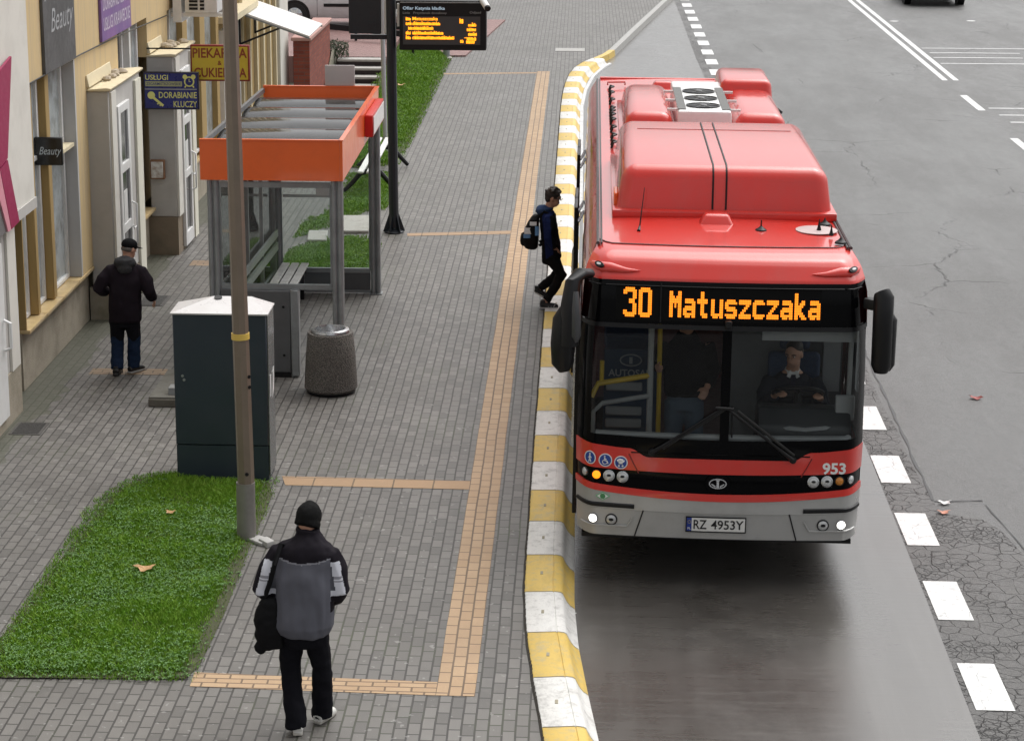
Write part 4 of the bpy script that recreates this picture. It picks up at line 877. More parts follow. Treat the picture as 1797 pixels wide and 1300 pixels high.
q = B(); q.bar((-6.3, 54.2, 1.05), (-3.9, 52.9, .98), .06, .14); q.done('shadow_bar', m_black, hr)  # bar and posts added to stand in for a band of shadow and gutter
for k in range(4): q = B(); c = Vector((-6.3, 54.2, 0)).lerp(Vector((-3.9, 52.9, 0)), .05 + .3 * k); q.box(c.x - .03, c.x + .03, c.y - .03, c.y + .03, .55 if c.x < -4.4 else .2, .99); q.done('post', m_black, hr)

# ------------------------------------------------------------------ vehicles at the top edge
def vehicle(nm, label, cat, loc, rz, L, W, H, prof, glassz, paintm, wheels, wr, trim):
    """loft of the side profile (y along the length, front at 0) with tumblehome; prof: [(y, zlow, zhood, ztop, halfwidth)]"""
    t = thing(nm, label, cat, loc, rz, local=True)
    q = B(); rings = []
    for y, z0, zb, zt, hw in prof:
        hwt = hw * (.80 if zt > zb + .05 else .93); pts = [(hw * .9, y, z0), (hw, y, z0 + .12), (hw * 1.0, y, (z0 + zb) / 2), (hw * .97, y, zb), (hwt, y, max(zt - .06, zb + .01)), (hwt * .86, y, max(zt, zb + .03))]
        rings.append([(-p[0], p[1], p[2]) for p in pts] + [p for p in pts[::-1]])
    q.loft(rings); body = q.done('body', paintm, t, ang=45)
    for s in (-1, 1):
        for wy in wheels:
            q = B(); q.tube([(s * (W / 2 - .20), wy, wr), (s * (W / 2 + .005), wy, wr)], wr + .06, 24); q.done('wheel_arch', m_black, t)
            q = B(); q.lathe((0, 0, 0), [(wr * .6, -.1), (wr * .93, -.1), (wr, -.06), (wr, .06), (wr * .93, .1), (wr * .6, .1)], 28); wh = q.done('wheel', m_rubber, t)
            wh.data.transform(Matrix.Translation((s * (W / 2 - .085), wy, wr)) @ Matrix.Rotation(math.pi / 2, 4, 'Y'))
            q = B()
            q.lathe((0, 0, 0), [(0, .05), (wr * .25, .055), (wr * .58, .02), (wr * .63, .0), (wr * .63, -.05), (0, -.05)], 28)
            for k in range(7): a = k * 2 * math.pi / 7; q.bar((math.cos(a) * wr * .18, math.sin(a) * wr * .18, .058), (math.cos(a) * wr * .58, math.sin(a) * wr * .58, .03), .05, .02)
            rm = q.done('rim', m_alu, wh); rm.data.transform(Matrix.Translation((s * (W / 2 + .0), wy, wr)) @ Matrix.Rotation(s * math.pi / 2, 4, 'Y'))
    return t, body
m_vanp = M('white van paint', (.66, .66, .67), .25, var=.04, coat=.5, dirt=((.45, .44, .42), .5, 3)); m_carp = M('black car paint', (.012, .012, .014), .25, var=.1, coat=.6)
vprof = [(0, .35, .55, .55, .70), (.12, .28, .80, .8, .84), (.5, .25, .95, .97, .90), (1.0, .25, 1.05, 1.10, .92), (1.75, .25, 1.1, 1.78, .92), (2.1, .25, 1.1, 1.86, .92), (3.6, .25, 1.1, 1.88, .92), (4.3, .27, 1.1, 1.80, .90), (4.4, .4, 1.05, 1.2, .86)]
vn, vb = vehicle('white_van', 'white van parked side on upon the red terrace', 'van', (-8.15, 57.2, .75), R(-90), 4.4, 1.84, 1.88, vprof, 1.1, m_vanp, (.88, 3.55), .33, 0)
for s in (1,):
    q = B(); q.box(.918, .935, 1.62, 3.0, .55, .63); q.done('side_moulding', m_black, vn)
    q = B(); q.box(.9, .923, 1.45, 1.458, .32, 1.08); q.box(.9, .923, 2.55, 2.558, .32, 1.08); q.done('door_gap', m_black, vn)
    q = B(); q.loft([[(.875, 1.6, 1.14), (.885, 2.5, 1.14), (.80, 2.5, 1.70), (.80, 2.0, 1.70)], [(.895, 1.6, 1.14), (.905, 2.5, 1.14), (.815, 2.5, 1.70), (.815, 2.0, 1.70)]]); q.done('side_window', m_dkglass, vn)
    q = B(); q.box(.75, .92, .18, .5, .68, .86); q.bev(.03, 2); q.done('headlight', m_alu, vn)
cprof = [(0, .35, .55, .55, .70), (.1, .22, .75, .76, .84), (.5, .2, .90, .92, .89), (1.1, .2, .95, 1.0, .91), (1.9, .2, .98, 1.42, .91), (3.2, .2, .98, 1.44, .91), (4.0, .22, .98, 1.05, .89), (4.3, .35, .9, .95, .82)]
cr, cbod = vehicle('parked_car', 'dark car cut by the top edge at the upper right of the road', 'car', (11.0, 70.4, 0), 0, 4.3, 1.85, 1.44, cprof, .95, m_carp, (.85, 3.45), .33, 0)
q = B(); q.box(-.32, .32, -.03, .0, .42, .54); q.done('number_plate', m_white, cr)
q = B(); q.loft([[(-.6, 1.2, 1.02), (.6, 1.2, 1.02), (.62, 1.8, 1.39), (-.62, 1.8, 1.39)], [(-.6, 1.17, 1.04), (.6, 1.17, 1.04), (.62, 1.77, 1.41), (-.62, 1.77, 1.41)]]); q.done('windscreen', m_dkglass, cr)
for s in (-1, 1): q = B(); q.box(min(s * .45, s * .8), max(s * .45, s * .8), -.0, .14, .6, .74); q.bev(.02, 1); q.done('headlight', m_alu, cr)
# ------------------------------------------------------------------ city bus
m_busred = NT('bus red paint'); _c = m_busred.coord()
_d = m_busred.ramp(m_busred.noise(m_busred.coord((1, .22, .6)), 2.6, 6, .7), [(.42, 0.), (.75, .55)])
m_busred.base(m_busred.mix(_d, m_busred.mix(m_busred.noise(_c, .8, 3), (.60, .025, .016), (.66, .032, .020)), (.52, .065, .055)))
m_busred.set(Coat_Weight=1.0, Coat_Roughness=.06, Coat_IOR=1.5, Roughness=.38); m_busred.b.inputs['Specular IOR Level'].default_value = .25
m_busred.bump(m_busred.noise(_c, 1.6, 2), .16, .02, True); m_busred.l(m_busred.ramp(m_busred.noise(m_busred.coord((1, .3, 1)), 4, 5), [(.35, .05), (.7, .16)]), m_busred.b.inputs['Coat Roughness']); m_busred = m_busred.m
m_busgrey = M('bus silver paint', (.42, .42, .41), .32, .25, var=.06, vs=2, coat=.35, dirt=((.26, .25, .235), .45, 3))
m_gloss = M('gloss black panel', (.0025, .0025, .003), .10, var=.2, spec=.10)
m_wind = GLASS('windscreen', (.86, .89, .88), 1.36, .0)
m_tint = GLASS('tinted side glass', (.72, .75, .75), 1.5, .0, .04, (.01, .01, .01))
m_lens = M('clear lamp lens', (.55, .56, .56), .08, .3, var=.15, vs=40, coat=.6)
m_led = EM('lit headlamp', (1., .97, .9), 5.0); m_blink = EM('lit indicator', (1., .22, .004), 2.1); m_lamber = M('amber lens', (.55, .20, .02), .2, var=.1, coat=.5)
m_amberb = EM('amber bus led', (1.0, .235, .006), 1.75)
m_ydk = M('yellow handrail', (.60, .40, .03), .4, var=.1); m_int = M('interior grey', (.15, .155, .16), .6, var=.15); m_intl = M('interior light grey', (.36, .37, .38), .5, var=.1)
m_seat = M('bus seat cloth', (.02, .04, .09), .8, var=.3, vs=25, bump=.3); m_floor = M('bus floor', (.08, .045, .048), .7, var=.3)
BUS = thing('city_bus', 'red and silver city bus with amber 30 Matuszczaka destination display at the kerb', 'bus', (1.26, 18.72, 0), R(-.25), local=True)
BUS.rotation_euler = (0, R(.45), R(-.25))
def interp(z, T):
    for (a, va), (c, vc) in zip(T, T[1:]):
        if z <= c: k = max(0, (z - a) / (c - a)); return va + (vc - va) * k
    return T[-1][1]
def sstep(a, c, x): x = max(0, min(1, (x - a) / (c - a))); return x * x * (3 - 2 * x)
YL = [(.3, .03), (.45, 0), (.70, -.005), (.86, .01), (1.0, .035), (1.3, .05), (2.3, .15), (2.60, .195), (2.74, .225), (2.80, .275), (2.86, .325), (2.895, .365), (2.92, .43), (2.94, .54), (2.95, .66)]
HW = [(.3, 1.235), (.5, 1.245), (1.3, 1.262), (2.0, 1.258), (2.6, 1.238), (2.74, 1.225), (2.82, 1.20), (2.88, 1.165), (2.92, 1.135), (2.95, 1.115)]
def S(u, z, off=0.):
    h = interp(z, HW); t = abs(u); sb = .07 * t * t + .21 * max(0, (t - .87) / .13) ** 2
    p = Vector((u * h, interp(z, YL) + sb, z))
    if off:
        e = 1e-3; a = S(min(1, u + e), z) - S(max(-1, u - e), z); c = S(u, z + e) - S(u, z - e); n = a.cross(c).normalized(); p = p + n * off
    return p
def SX(x, z, off=0.): return S(x / interp(z, HW), z, off)
c0 = lambda u: .455
c1 = lambda u: .69 + .02 * u * u
c2 = lambda u: .80 + .085 * u * u
c3 = lambda u: .865 + .075 * u * u
c4 = lambda u: 1.04 + .03 * u * u
c5 = lambda u: 1.175 + .075 * sstep(.50, .63, abs(u)) + .035 * sstep(.63, 1., abs(u))
c6 = lambda u: 1.345 + .03 * u * u
c7 = lambda u: 2.315
c8 = lambda u: 2.355
c9 = lambda u: 2.725
us = [-1 + 2 * i / 64 for i in range(65)]
def lin(a, c, n): return [a + (c - a) * i / n for i in range(n + 1)]
def patch(name, lo, hi, m, u0=-1, u1=1, nu=64, nz=6, off=0., parent=BUS, th=.012):
    b = B(); b.grid(lambda u, k: S(u, lo(u) + (hi(u) - lo(u)) * k, off), lin(u0, u1, nu), lin(0, 1, nz)); bmesh.ops.reverse_faces(b.bm, faces=[]) 
    return b.done(name, m, parent, flip=False, solid=0, ang=50)
g_ = .003
bumper = patch('bumper', c0, lambda u: c1(u) - g_, m_busgrey); patch('bumper_top', c1, lambda u: c2(u), m_busgrey, off=.006)
b = B(); b.grid(lambda u, k: S(u, .455, 0) + Vector((0, .12 * k, -.03 * k)), lin(-1, 1, 40), [0, 1]); b.done('bumper_lip', m_busgrey, bumper, flip=False)
patch('lower_trim', c2, c3, m_busred, off=.012, nz=4); patch('lamp_band', c3, c4, m_gloss, off=-.004)
fp_ = patch('front_panel', c4, c5, m_busred, off=.006, nu=128); patch('sill_band', c5, c6, m_gloss, off=.0)
b = B()   # step between red panel and lamp band, and bright edge of lower trim
b.grid(lambda u, k: S(u, c4(u), .006 - .010 * k), us, [0, 1]); b.grid(lambda u, k: S(u, c3(u), .012 - .016 * k), us, [0, 1]); b.grid(lambda u, k: S(u, c5(u), .006 - .006 * k), us, [0, 1]); b.done('panel_edge', m_busred, fp_, flip=False)
patch('windscreen_frame', c6, c7, m_gloss, -1, -.905, 8); patch('windscreen_frame', c6, c7, m_gloss, .945, 1, 8); patch('windscreen_divider', c6, c7, m_gloss, -.012, .052, 4, off=.004); patch('header_rail', c7, c8, m_black, off=.012, nz=3)
wsl = patch('windscreen', c6, c7, m_wind, -.905, -.012, 30, 14); wsr = patch('windscreen', c6, c7, m_wind, .052, .945, 30, 14)
disp = patch('destination_display', c8, c9, m_gloss, off=.0, nz=8); cap = patch('roof_cap', c9, lambda u: 2.95, m_busred, off=.0, nz=16)
b = B(); b.grid(lambda u, k: S(u, c9(u), .0 - .006 * k), us, [0, 1]); b.done('cap_edge', m_busred, cap, flip=False)
b = B()   # raised lines in the glass black zones
b.bm.free()
for z_, u0, u1 in ((1.215, -.62, .62), (2.68, -.96, .96)): b = B(); b.tube([S(u, z_, .006) for u in lin(u0, u1, 30)], .006, 6); b.done('trim_line', m_gloss, BUS)
b = B()   # bumper seams
for s in (-1, 1): b.tube([SX(s * .64 - .02, .70, .006), SX(s * .71 - .02, .46, .006)], .006, 6); b.done('bumper_seam', m_black, bumper); b = B()
b.bm.free(); b = B()
for s in (-1, 1): b.tube([SX(s * .80, 1.20, .008), SX(s * .76, 1.12, .008), SX(s * .71, 1.03, .008)], .005, 6)
b.done('panel_seam', M('dark red seam', (.2, .012, .01), .5), BUS)
for s in (-1, 1):   # bumper slots, recessed fog lamp trays
    b = B(); z_ = .735; b.tube([SX(s * x, z_ - .02 + .02 * x, .010) for x in lin(.74, 1.235, 12)], .021, 8, .6); b.done('bumper_slot', m_black, BUS)
    b = B(); b.tube([SX(s * x, .545, .008) for x in lin(.80, 1.20, 10)], .010, 6); b.tube([SX(s * .80, .545, .008), SX(s * .75, .63, .008)], .008, 6); b.done('fog_tray', m_busgrey, bumper)
def frame_at(x, z):
    p = SX(x, z); ex = (SX(x + .01, z) - SX(x - .01, z)).normalized(); ez = (SX(x, z + .01) - SX(x, z - .01)).normalized(); n = ex.cross(ez).normalized(); return p, ex, ez, n
def lamp(name, x, z, r, mt, ring=None, off=.004):
    p, ex, ez, n = frame_at(x, z); b = B()
    ringpts = lambda rr, o: [p + n * o + rr * (math.cos(a) * ex + math.sin(a) * ez) for a in lin(0, 2 * math.pi, 22)[:-1]]
    b.loft([ringpts(r, off - .01), ringpts(r, off + .006), ringpts(r * .7, off + .014), ringpts(r * .25, off + .017)]); l = b.done(name, mt, BUS)
    b = B(); b.loft([ringpts(r * 1.02, off - .01), ringpts(r * 1.02, off + .01), ringpts(r * 1.22, off + .006), ringpts(r * 1.22, off - .01)], cap=False); b.done('bezel', ring or m_alu, l); return l
def inner(x, z, r, mt, o):
    p, ex, ez, n = frame_at(x, z); b = B(); q = [p + n * o + r * (math.cos(a) * ex + .6 * math.sin(a) * ez) for a in lin(0, 2 * math.pi, 16)[:-1]]; b.loft([q, [v + n * .004 for v in q]]); return b, mt
for s in (-1, 1):
    for x, r, kind in ((.83, .042, 0), (.95, .042, 0), (1.06, .036, 2), (1.16, .030, 0)):
        xx = s * x - .02 if s < 0 else x - .01; z = .972 + .028 * x * x * .8
        mt = m_lens if kind == 0 else (m_blink if s < 0 else m_lamber)
        l = lamp('headlight' if kind == 0 else 'indicator', xx, z, r, mt, m_black if kind == 2 else None)
        if kind == 0 and x < 1.1: b, _ = inner(xx, z + .004, r * .45, m_black, .019); b.done('projector', m_black, l)
        if kind == 2 and s < 0: l['label'] = 'lit amber indicator'
    l = lamp('fog_light', s * 1.09 - .01, .605, .036, m_led, M('lamp ring', (.35, .35, .35), .3, .5) if s < 0 else bpy.data.materials['lamp ring']); l['label'] = 'lit white lamp'
    l = lamp('fog_light', s * .93 - .01, .60, .044, m_lens, m_black); b, _ = inner(s * .93 - .01, .603, .022, m_black, .019); b.done('projector', m_black, l)
# emblem, number plate, stickers, fleet number
p, ex, ez, n = frame_at(-.015, .96)
ell = lambda rx, rz, o: [p + n * o + rx * math.cos(a) * ex + rz * math.sin(a) * ez for a in lin(0, 2 * math.pi, 32)[:-1]]
b = B(); b.loft([ell(.115, .098, -.004), ell(.11, .093, .010)]); em = b.done('emblem', m_gloss, BUS)
b = B(); b.loft([ell(.078, .045, .012), ell(.078, .045, .016), ell(.069, .037, .016), ell(.069, .037, .012)], cap=False)
b.loft([[p + n * .012 + ex * x * .9 + ez * z_ for x, z_ in q] for q in [[(-.013, -.035), (.013, -.035), (.010, .02), (.024, .034), (-.024, .034), (-.010, .02)]]] + [[p + n * .016 + ex * x * .9 + ez * z_ for x, z_ in [(-.013, -.035), (.013, -.035), (.010, .02), (.024, .034), (-.024, .034), (-.010, .02)]]])
for s in (-1, 1): b.loft([[p + n * o + ex * x * s + ez * z_ for x, z_ in ((.02, -.033), (.062, -.005), (.05, -.002), (.018, -.02))] for o in (.012, .016)])
b.done('emblem_badge', M('chrome badge', (.55, .55, .56), .25, .8), em)
def onfront(x0, z0, off): return lambda u, v: SX(x0 + u, z0 + v, off)
lettering('fleet_number', '953', M('white lettering', (.78, .78, .77), .5), BUS, onfront(.895, 1.058, .010), .205, .105, bold=.03)
b = B(); b.grid(lambda x, z_: SX(x, z_, .016), lin(-.285, .245, 8), lin(.520, .665, 2)); pl = b.done('number_plate', m_black, BUS, flip=False)
b = B(); b.grid(lambda x, z_: SX(x, z_, .019), lin(-.232, .235, 8), lin(.533, .655, 2)); b.done('plate_face', M('plate white', (.74, .74, .72), .4), pl, flip=False)
b = B(); b.grid(lambda x, z_: SX(x, z_, .019), lin(-.275, -.232, 3), lin(.533, .655, 2)); b.done('plate_band', M('plate blue', (.015, .04, .25), .4), pl, flip=False)
lettering('lettering', 'PL', bpy.data.materials['white lettering'], pl, onfront(-.266, .545, .021), .026, .022)
b = B()
for k in range(8): a = k * math.pi / 4; q = SX(-.2535 + .012 * math.cos(a), .617 + .014 * math.sin(a), .021); b.obox(q, (.0022, 0, 0), (0, .0005, 0), (0, 0, .0025))
b.done('plate_stars', M('plate yellow', (.6, .5, .05), .5), pl)
m_plk = M('plate black', (.012, .012, .012), .5)
lettering('lettering', 'RZ', m_plk, pl, onfront(-.215, .553, .022), .115, .085, bold=.012); lettering('lettering', '4953Y', m_plk, pl, onfront(-.062, .553, .022), .285, .085, bold=.012)
m_sblue = M('sticker blue', (.015, .06, .30), .4); m_swh = M('sticker white', (.75, .75, .75), .45)
for x, z_, kind in ((-1.135, 1.148, 0), (-1.005, 1.133, 1), (-.868, 1.118, 2)):
    p, ex, ez, n = frame_at(x, z_); cir = lambda r, o: [p + n * o + r * (math.cos(a) * ex + math.sin(a) * ez) for a in lin(0, 2 * math.pi, 28)[:-1]]
    b = B(); b.loft([cir(.060, .006), cir(.060, .010)]); stk = b.done('sticker', m_swh, BUS)
    b = B(); b.loft([cir(.051, .0105), cir(.051, .0115)]); b.done('sticker_disc', m_sblue, stk)
    b = B(); P = lambda dx, dz: p + n * .0135 + ex * dx + ez * dz
    def seg(pts, r): b.tube([P(*q) for q in pts], r, 6)
    def dot(dx, dz, r): q = P(dx, dz); b.loft([[q + n * o + r * (math.cos(a) * ex + math.sin(a) * ez) for a in lin(0, 2 * math.pi, 14)[:-1]] for o in (-.0015, .0015)])
    if kind == 0: dot(0, .033, .008); seg([(0, .022), (0, -.006)], .007); seg([(0, -.005), (-.010, -.038)], .005); seg([(0, -.005), (.012, -.038)], .005); seg([(-.016, -.004), (0, .018), (.017, -.002)], .004)
    elif kind == 1: dot(-.006, .034, .007); seg([(-.006, .024), (-.004, -.004), (.014, -.006), (.024, -.03)], .0055); seg([(-.005, .010), (.012, .008)], .004); seg([(-.004 + .020 * math.cos(a), -.016 + .020 * math.sin(a)) for a in lin(R(110), R(340), 12)], .0035)
    else: seg([(-.030, .012), (-.012, .026), (.012, .022), (.020, .004)], .012); seg([(-.018, .0), (.016, .0)], .014); dot(-.016, -.030, .009); dot(.016, -.030, .009); seg([(.02, .006), (.034, .022)], .004)
    b.done('pictogram', m_swh, stk)
p, ex, ez, n = frame_at(-1.02, .812); b = B(); dm = lambda a, c, o: [p + n * o + ex * x + ez * z_ for x, z_ in ((-a, 0), (0, -c), (a, 0), (0, c))]
b.loft([dm(.066, .038, .006), dm(.066, .038, .016)]); ds = b.done('gas_badge', M('pale green badge', (.16, .42, .22), .5), BUS)
b = B(); b.loft([dm(.050, .030, .0165), dm(.050, .030, .0175)]); b.done('badge_inner', m_swh, ds)
b = B(); b.loft([[p + n * o + .024 * (math.cos(a) * ex + math.sin(a) * ez) for a in lin(0, 2 * math.pi, 18)[:-1]] for o in (.012, .0195)]); b.done('badge_centre', M('badge green', (.05, .22, .08), .5), ds)
# ---- amber LED text, drawn as a dot matrix
GL = {'3': ["0111110", "1111111", "1100011", "0000011", "0000011", "0001110", "0001110", "0000011", "0000011", "0000011", "1100011", "1111111", "0111110"],
      '0': ["0111110", "1111111", "1100011", "1100011", "1100011", "1100011", "1100011", "1100011", "1100011", "1100011", "1100011", "1111111", "0111110"],
      'M': ["1100011", "1100011", "1110111", "1111111", "1111111", "1101011", "1101011", "1100011", "1100011", "1100011", "1100011"],
      'a': ["0000000", "0000000", "0000000", "0111110", "0111111", "0000011", "0111111", "1111111", "1100011", "1111111", "0111011"],
      't': ["0011000", "0011000", "0011000", "1111110", "1111110", "0011000", "0011000", "0011000", "0011000", "0011110", "0001110"],
      'u': ["0000000", "0000000", "0000000", "1100011", "1100011", "1100011", "1100011", "1100011", "1100011", "1111111", "0111011"],
      's': ["0000000", "0000000", "0000000", "0111110", "1111111", "1100000", "1111110", "0111111", "0000011", "1111111", "0111110"],
      'z': ["0000000", "0000000", "0000000", "1111111", "1111111", "0000110", "0001100", "0011000", "0110000", "1111111", "1111111"],
      'c': ["0000000", "0000000", "0000000", "0111110", "1111111", "1100000", "1100000", "1100000", "1100000", "1111111", "0111110"],
      'k': ["1100000", "1100000", "1100000", "1100110", "1101110", "1111100", "1111000", "1111000", "1111100", "1101110", "1100111"]}
def led(body, x0, ztop, dx, dz):
    b = B(); x = x0
    for ch in body:
        gl = GL[ch]
        for r_, line in enumerate(gl):
            for c_, bit in enumerate(line):
                if bit == '1':
                    q = [SX(x + (c_ + a) * dx, ztop - (r_ + e) * dz, .004) for a, e in ((.05, .95), (.95, .95), (.95, .05), (.05, .05))]; b.face(q)
        x += dx * (len(gl[0]) + 1.15)
    return b.done('led_text', m_amberb, disp, flip=False, smooth=False)
led('30', -.885, 2.665, .0163, .0195); led('Matuszczaka', -.485, 2.645, .01475, .0205)
b = B(); b.grid(lambda x, z_: SX(x, z_, .0015), lin(-.95, .83, 20), lin(2.385, 2.69, 4)); b.done('led_board', M('led board', (.004, .004, .004), .6, var=.3, vs=60, spec=.1), disp, flip=False)
b = B(); b.tube([SX(-.56, z_, .004) for z_ in lin(2.37, 2.71, 8)], .008, 6); b.done('display_divider', m_black, disp)
b = B(); p = SX(.03, 2.37, .02); b.obox(p, (.03, 0, 0), (0, .03, 0), (0, 0, .035)); b.bev(.008, 1); b.done('rain_sensor', m_black, BUS)
# wipers
for s, x0, x1, zz0, zz1 in ((-1, -.01, -.60, 1.63, 1.225), (1, .065, .63, 1.62, 1.19)):
    b = B(); b.tube([SX(x0 + (x1 - x0) * k, zz0 + (zz1 - zz0) * k, .035) for k in lin(0, 1, 6)], [.012, .014, .014, .013, .012, .016, .022][:7], 6); wpr = b.done('wiper', m_black, BUS)
    b = B(); b.tube([SX(x0 + (x1 - x0) * k + .05, zz0 + (zz1 - zz0) * k + .01, .022) for k in lin(.03, .93, 6)], .014, 6); b.done('wiper_blade', m_rubber, wpr)
    b = B(); p, ex, ez, n = frame_at(x1, zz1); b.lathe((0, 0, 0), [(0, 0), (.035, 0), (.03, .04), (0, .045)], 14); h = b.done('wiper_hub', m_black, wpr); h.data.transform(Matrix.Translation(p) @ n.to_track_quat('Z', 'Y').to_matrix().to_4x4())
b = B(); b.tube([SX(.085, 1.66, .03), SX(.09, 1.38, .03)], .008, 6); b.tube([SX(-.06, 1.64, .03), SX(.10, 1.63, .03)], .016, 6); b.done('wiper_link', m_black, BUS)
# roof marker lamps in their pods
for s in (-1, 1):
    b = B(); rings = []
    for k, (dx, r) in enumerate(((-.38, .004), (-.25, .022), (-.1, .045), (.0, .052), (.07, .045), (.10, .01))):
        p, ex, ez, n = frame_at(s * (1.085 + dx * .9), 2.815 - .018 * (dx < -.1)); rings.append([p + n * .008 + r * (math.cos(a) * ez + .5 * math.sin(a) * n) for a in lin(0, 2 * math.pi, 12)[:-1]])
    b.loft(rings); po = b.done('marker_pod', m_busred, BUS)
    p, ex, ez, n = frame_at(s * 1.085, 2.818); el2 = lambda rx, rz, o: [p + n * o + rx * math.cos(a) * ex + rz * math.sin(a) * ez for a in lin(0, 2 * math.pi, 20)[:-1]]
    b = B(); b.loft([el2(.052, .033, .03), el2(.048, .03, .044)]); b.done('marker_base', m_black, po)
    b = B(); b.loft([el2(.024, .014, .045), el2(.022, .012, .052)]); b.done('marker_lamp', m_swh, po)
# ---- sides, roof, rear
LB = 11.75; Y0 = .35
PZ = [(1.24, .33), (1.258, .9), (1.262, 1.3)]
def side(sx, za, zb, ya, yb, m, name, off=0., nz=4, ny=2, parent=BUS):
    b = B(); b.grid(lambda y, z: (sx * (interp(z, HW) + off), y, z), lin(ya, yb, ny), lin(za, zb, nz)); return b.done(name, m, parent, solid=0.)
m_busdk = M('black pillar', (.006, .006, .007), .3, var=.2, spec=.2)
for sx in (-1, 1):
    b = B()
    for za, zb in ((.45, 1.2), (2.36, 2.95)):
        b.grid(lambda y, z: (sx * interp(z, HW), y if z < 2.7 else max(y, interp(z, YL) + .28), z), lin(Y0 - .0, LB, 24), lin(za, zb, 10))
    b.grid(lambda u, z: (sx * interp(z, HW), interp(z, YL) + .28 + (Y0 - interp(z, YL) - .28) * u, z), [0, 1], lin(.45, 1.2, 8)); b.grid(lambda u, z: (sx * interp(z, HW), interp(z, YL) + .28 + (max(Y0, interp(z, YL) + .28) - interp(z, YL) - .28) * u, z), [0, 1], lin(2.36, 2.7, 4))
    b.done('side_panel', m_busred, BUS, ang=50)
    b = B(); b.grid(lambda u, z: (sx * interp(z, HW), interp(z, YL) + .28 + (.42 - interp(z, YL) - .28) * u, z), [0, 1], lin(1.2, 2.36, 8))
    for y in (1.75, 3.4, 5.0, 6.75, 8.3, 9.9, 11.3): b.grid(lambda u, z: (sx * interp(z, HW), y + .12 * u, z), [0, 1], lin(1.2, 2.36, 6))
    b.grid(lambda y, z: (sx * interp(z, HW), y, z), [.4, LB], [1.2, 1.24]); b.grid(lambda y, z: (sx * interp(z, HW), y, z), [.4, LB], [2.3, 2.36]); b.done('window_frame', m_busdk, BUS)
    for ya, yb in ((.42, 1.75), (1.87, 3.4), (3.52, 5.0), (5.12, 6.75), (6.87, 8.3), (8.42, 9.9), (10.02, 11.3)): side(sx, 1.24, 2.3, ya, yb, m_tint, 'side_window')
    b = B(); b.tube([(sx * 1.115, .70, 2.956), (sx * 1.115, LB - .1, 2.956)], .016, 6); b.tube([(sx * 1.085, .70, 2.956), (sx * 1.085, LB - .1, 2.956)], .010, 6); b.done('roof_gutter', M('gutter rubber', (.06, .055, .056), .5) if sx < 0 else bpy.data.materials['gutter rubber'], BUS)
b = B(); b.grid(lambda x, y: (x, max(y, .66 + .07 * (x / 1.115) ** 2 + (.21 * max(0, (abs(x / 1.115) - .87) / .13) ** 2)), 2.95 + .022 * (1 - (x / 1.115) ** 2) * min(1, (y - .66) / .5)), lin(-1.115, 1.115, 24), lin(.66, LB, 30)); roof = b.done('roof', m_busred, BUS, flip=False)
b = B(); b.tube([S(u, 2.95, .004) for u in lin(-.985, .985, 40)], .007, 6); b.done('roof_seam', M('seam grey', (.10, .03, .03), .5), BUS)
b = B(); b.grid(lambda u, z: (u * interp(z, HW), LB, z), lin(-1, 1, 8), lin(.4, 2.95, 8)); b.done('rear_panel', m_busred, BUS)
b = B(); b.tube([(-1.08, LB - .03, 2.965), (1.08, LB - .03, 2.965)], .02, 6); b.done('rear_rim', m_busred, BUS)
b = B(); b.box(-1.2, 1.2, .25, LB - .05, .36, .40); b.done('underfloor', m_black, BUS)
def wheel(x, y):
    q = B(); q.lathe((0, 0, 0), [(.28, -.14), (.45, -.14), (.48, -.09), (.48, .09), (.45, .14), (.28, .14)], 36); wh = q.done('wheel', m_rubber, BUS)
    T = Matrix.Translation((x, y, .482)) @ Matrix.Rotation((1 if x > 0 else -1) * math.pi / 2, 4, 'Y'); wh.data.transform(T)
    q = B(); q.lathe((0, 0, 0), [(0, .02), (.1, .03), (.14, -.02), (.24, .06), (.285, .12), (.285, -.1), (0, -.1)], 30); rm = q.done('rim', m_alu, wh); rm.data.transform(T)
for x in (-1.07, 1.07):
    for y in (2.7, 8.6): wheel(x, y)
# doors standing open along the kerb side
for y in (.62, 5.5, 9.0):
    for k in (0, 1):
        ya = y + k * .62 - .15; b = B(); xo = -1.335 if y > 1 else -1.272
        for (p0, p1, z0_, z1_) in ((ya, ya + .05, .5, 2.38), (ya + .55, ya + .60, .5, 2.38), (ya + .05, ya + .55, .5, .62), (ya + .05, ya + .55, 2.3, 2.38)): b.box(xo - .02, xo + .02, p0, p1, z0_, z1_)
        b.bev(.006, 1); dr = b.done('door', m_busdk, BUS)
        b = B(); b.box(xo - .004, xo + .004, ya + .05, ya + .55, .62, 2.3); b.done('pane', m_tint, dr)
        b = B(); b.tube([(xo + .02, ya + .1, 2.2), (-1.25, ya + .2, 2.3)], .018, 6); b.done('door_arm', m_alu, dr); b = B(); b.tube([(xo - .02, ya + .52, 1.0), (xo - .03, ya + .52, 1.05), (xo - .03, ya + .52, 1.65), (xo - .02, ya + .52, 1.7)], .014, 6); b.done('handle', m_alu, dr)
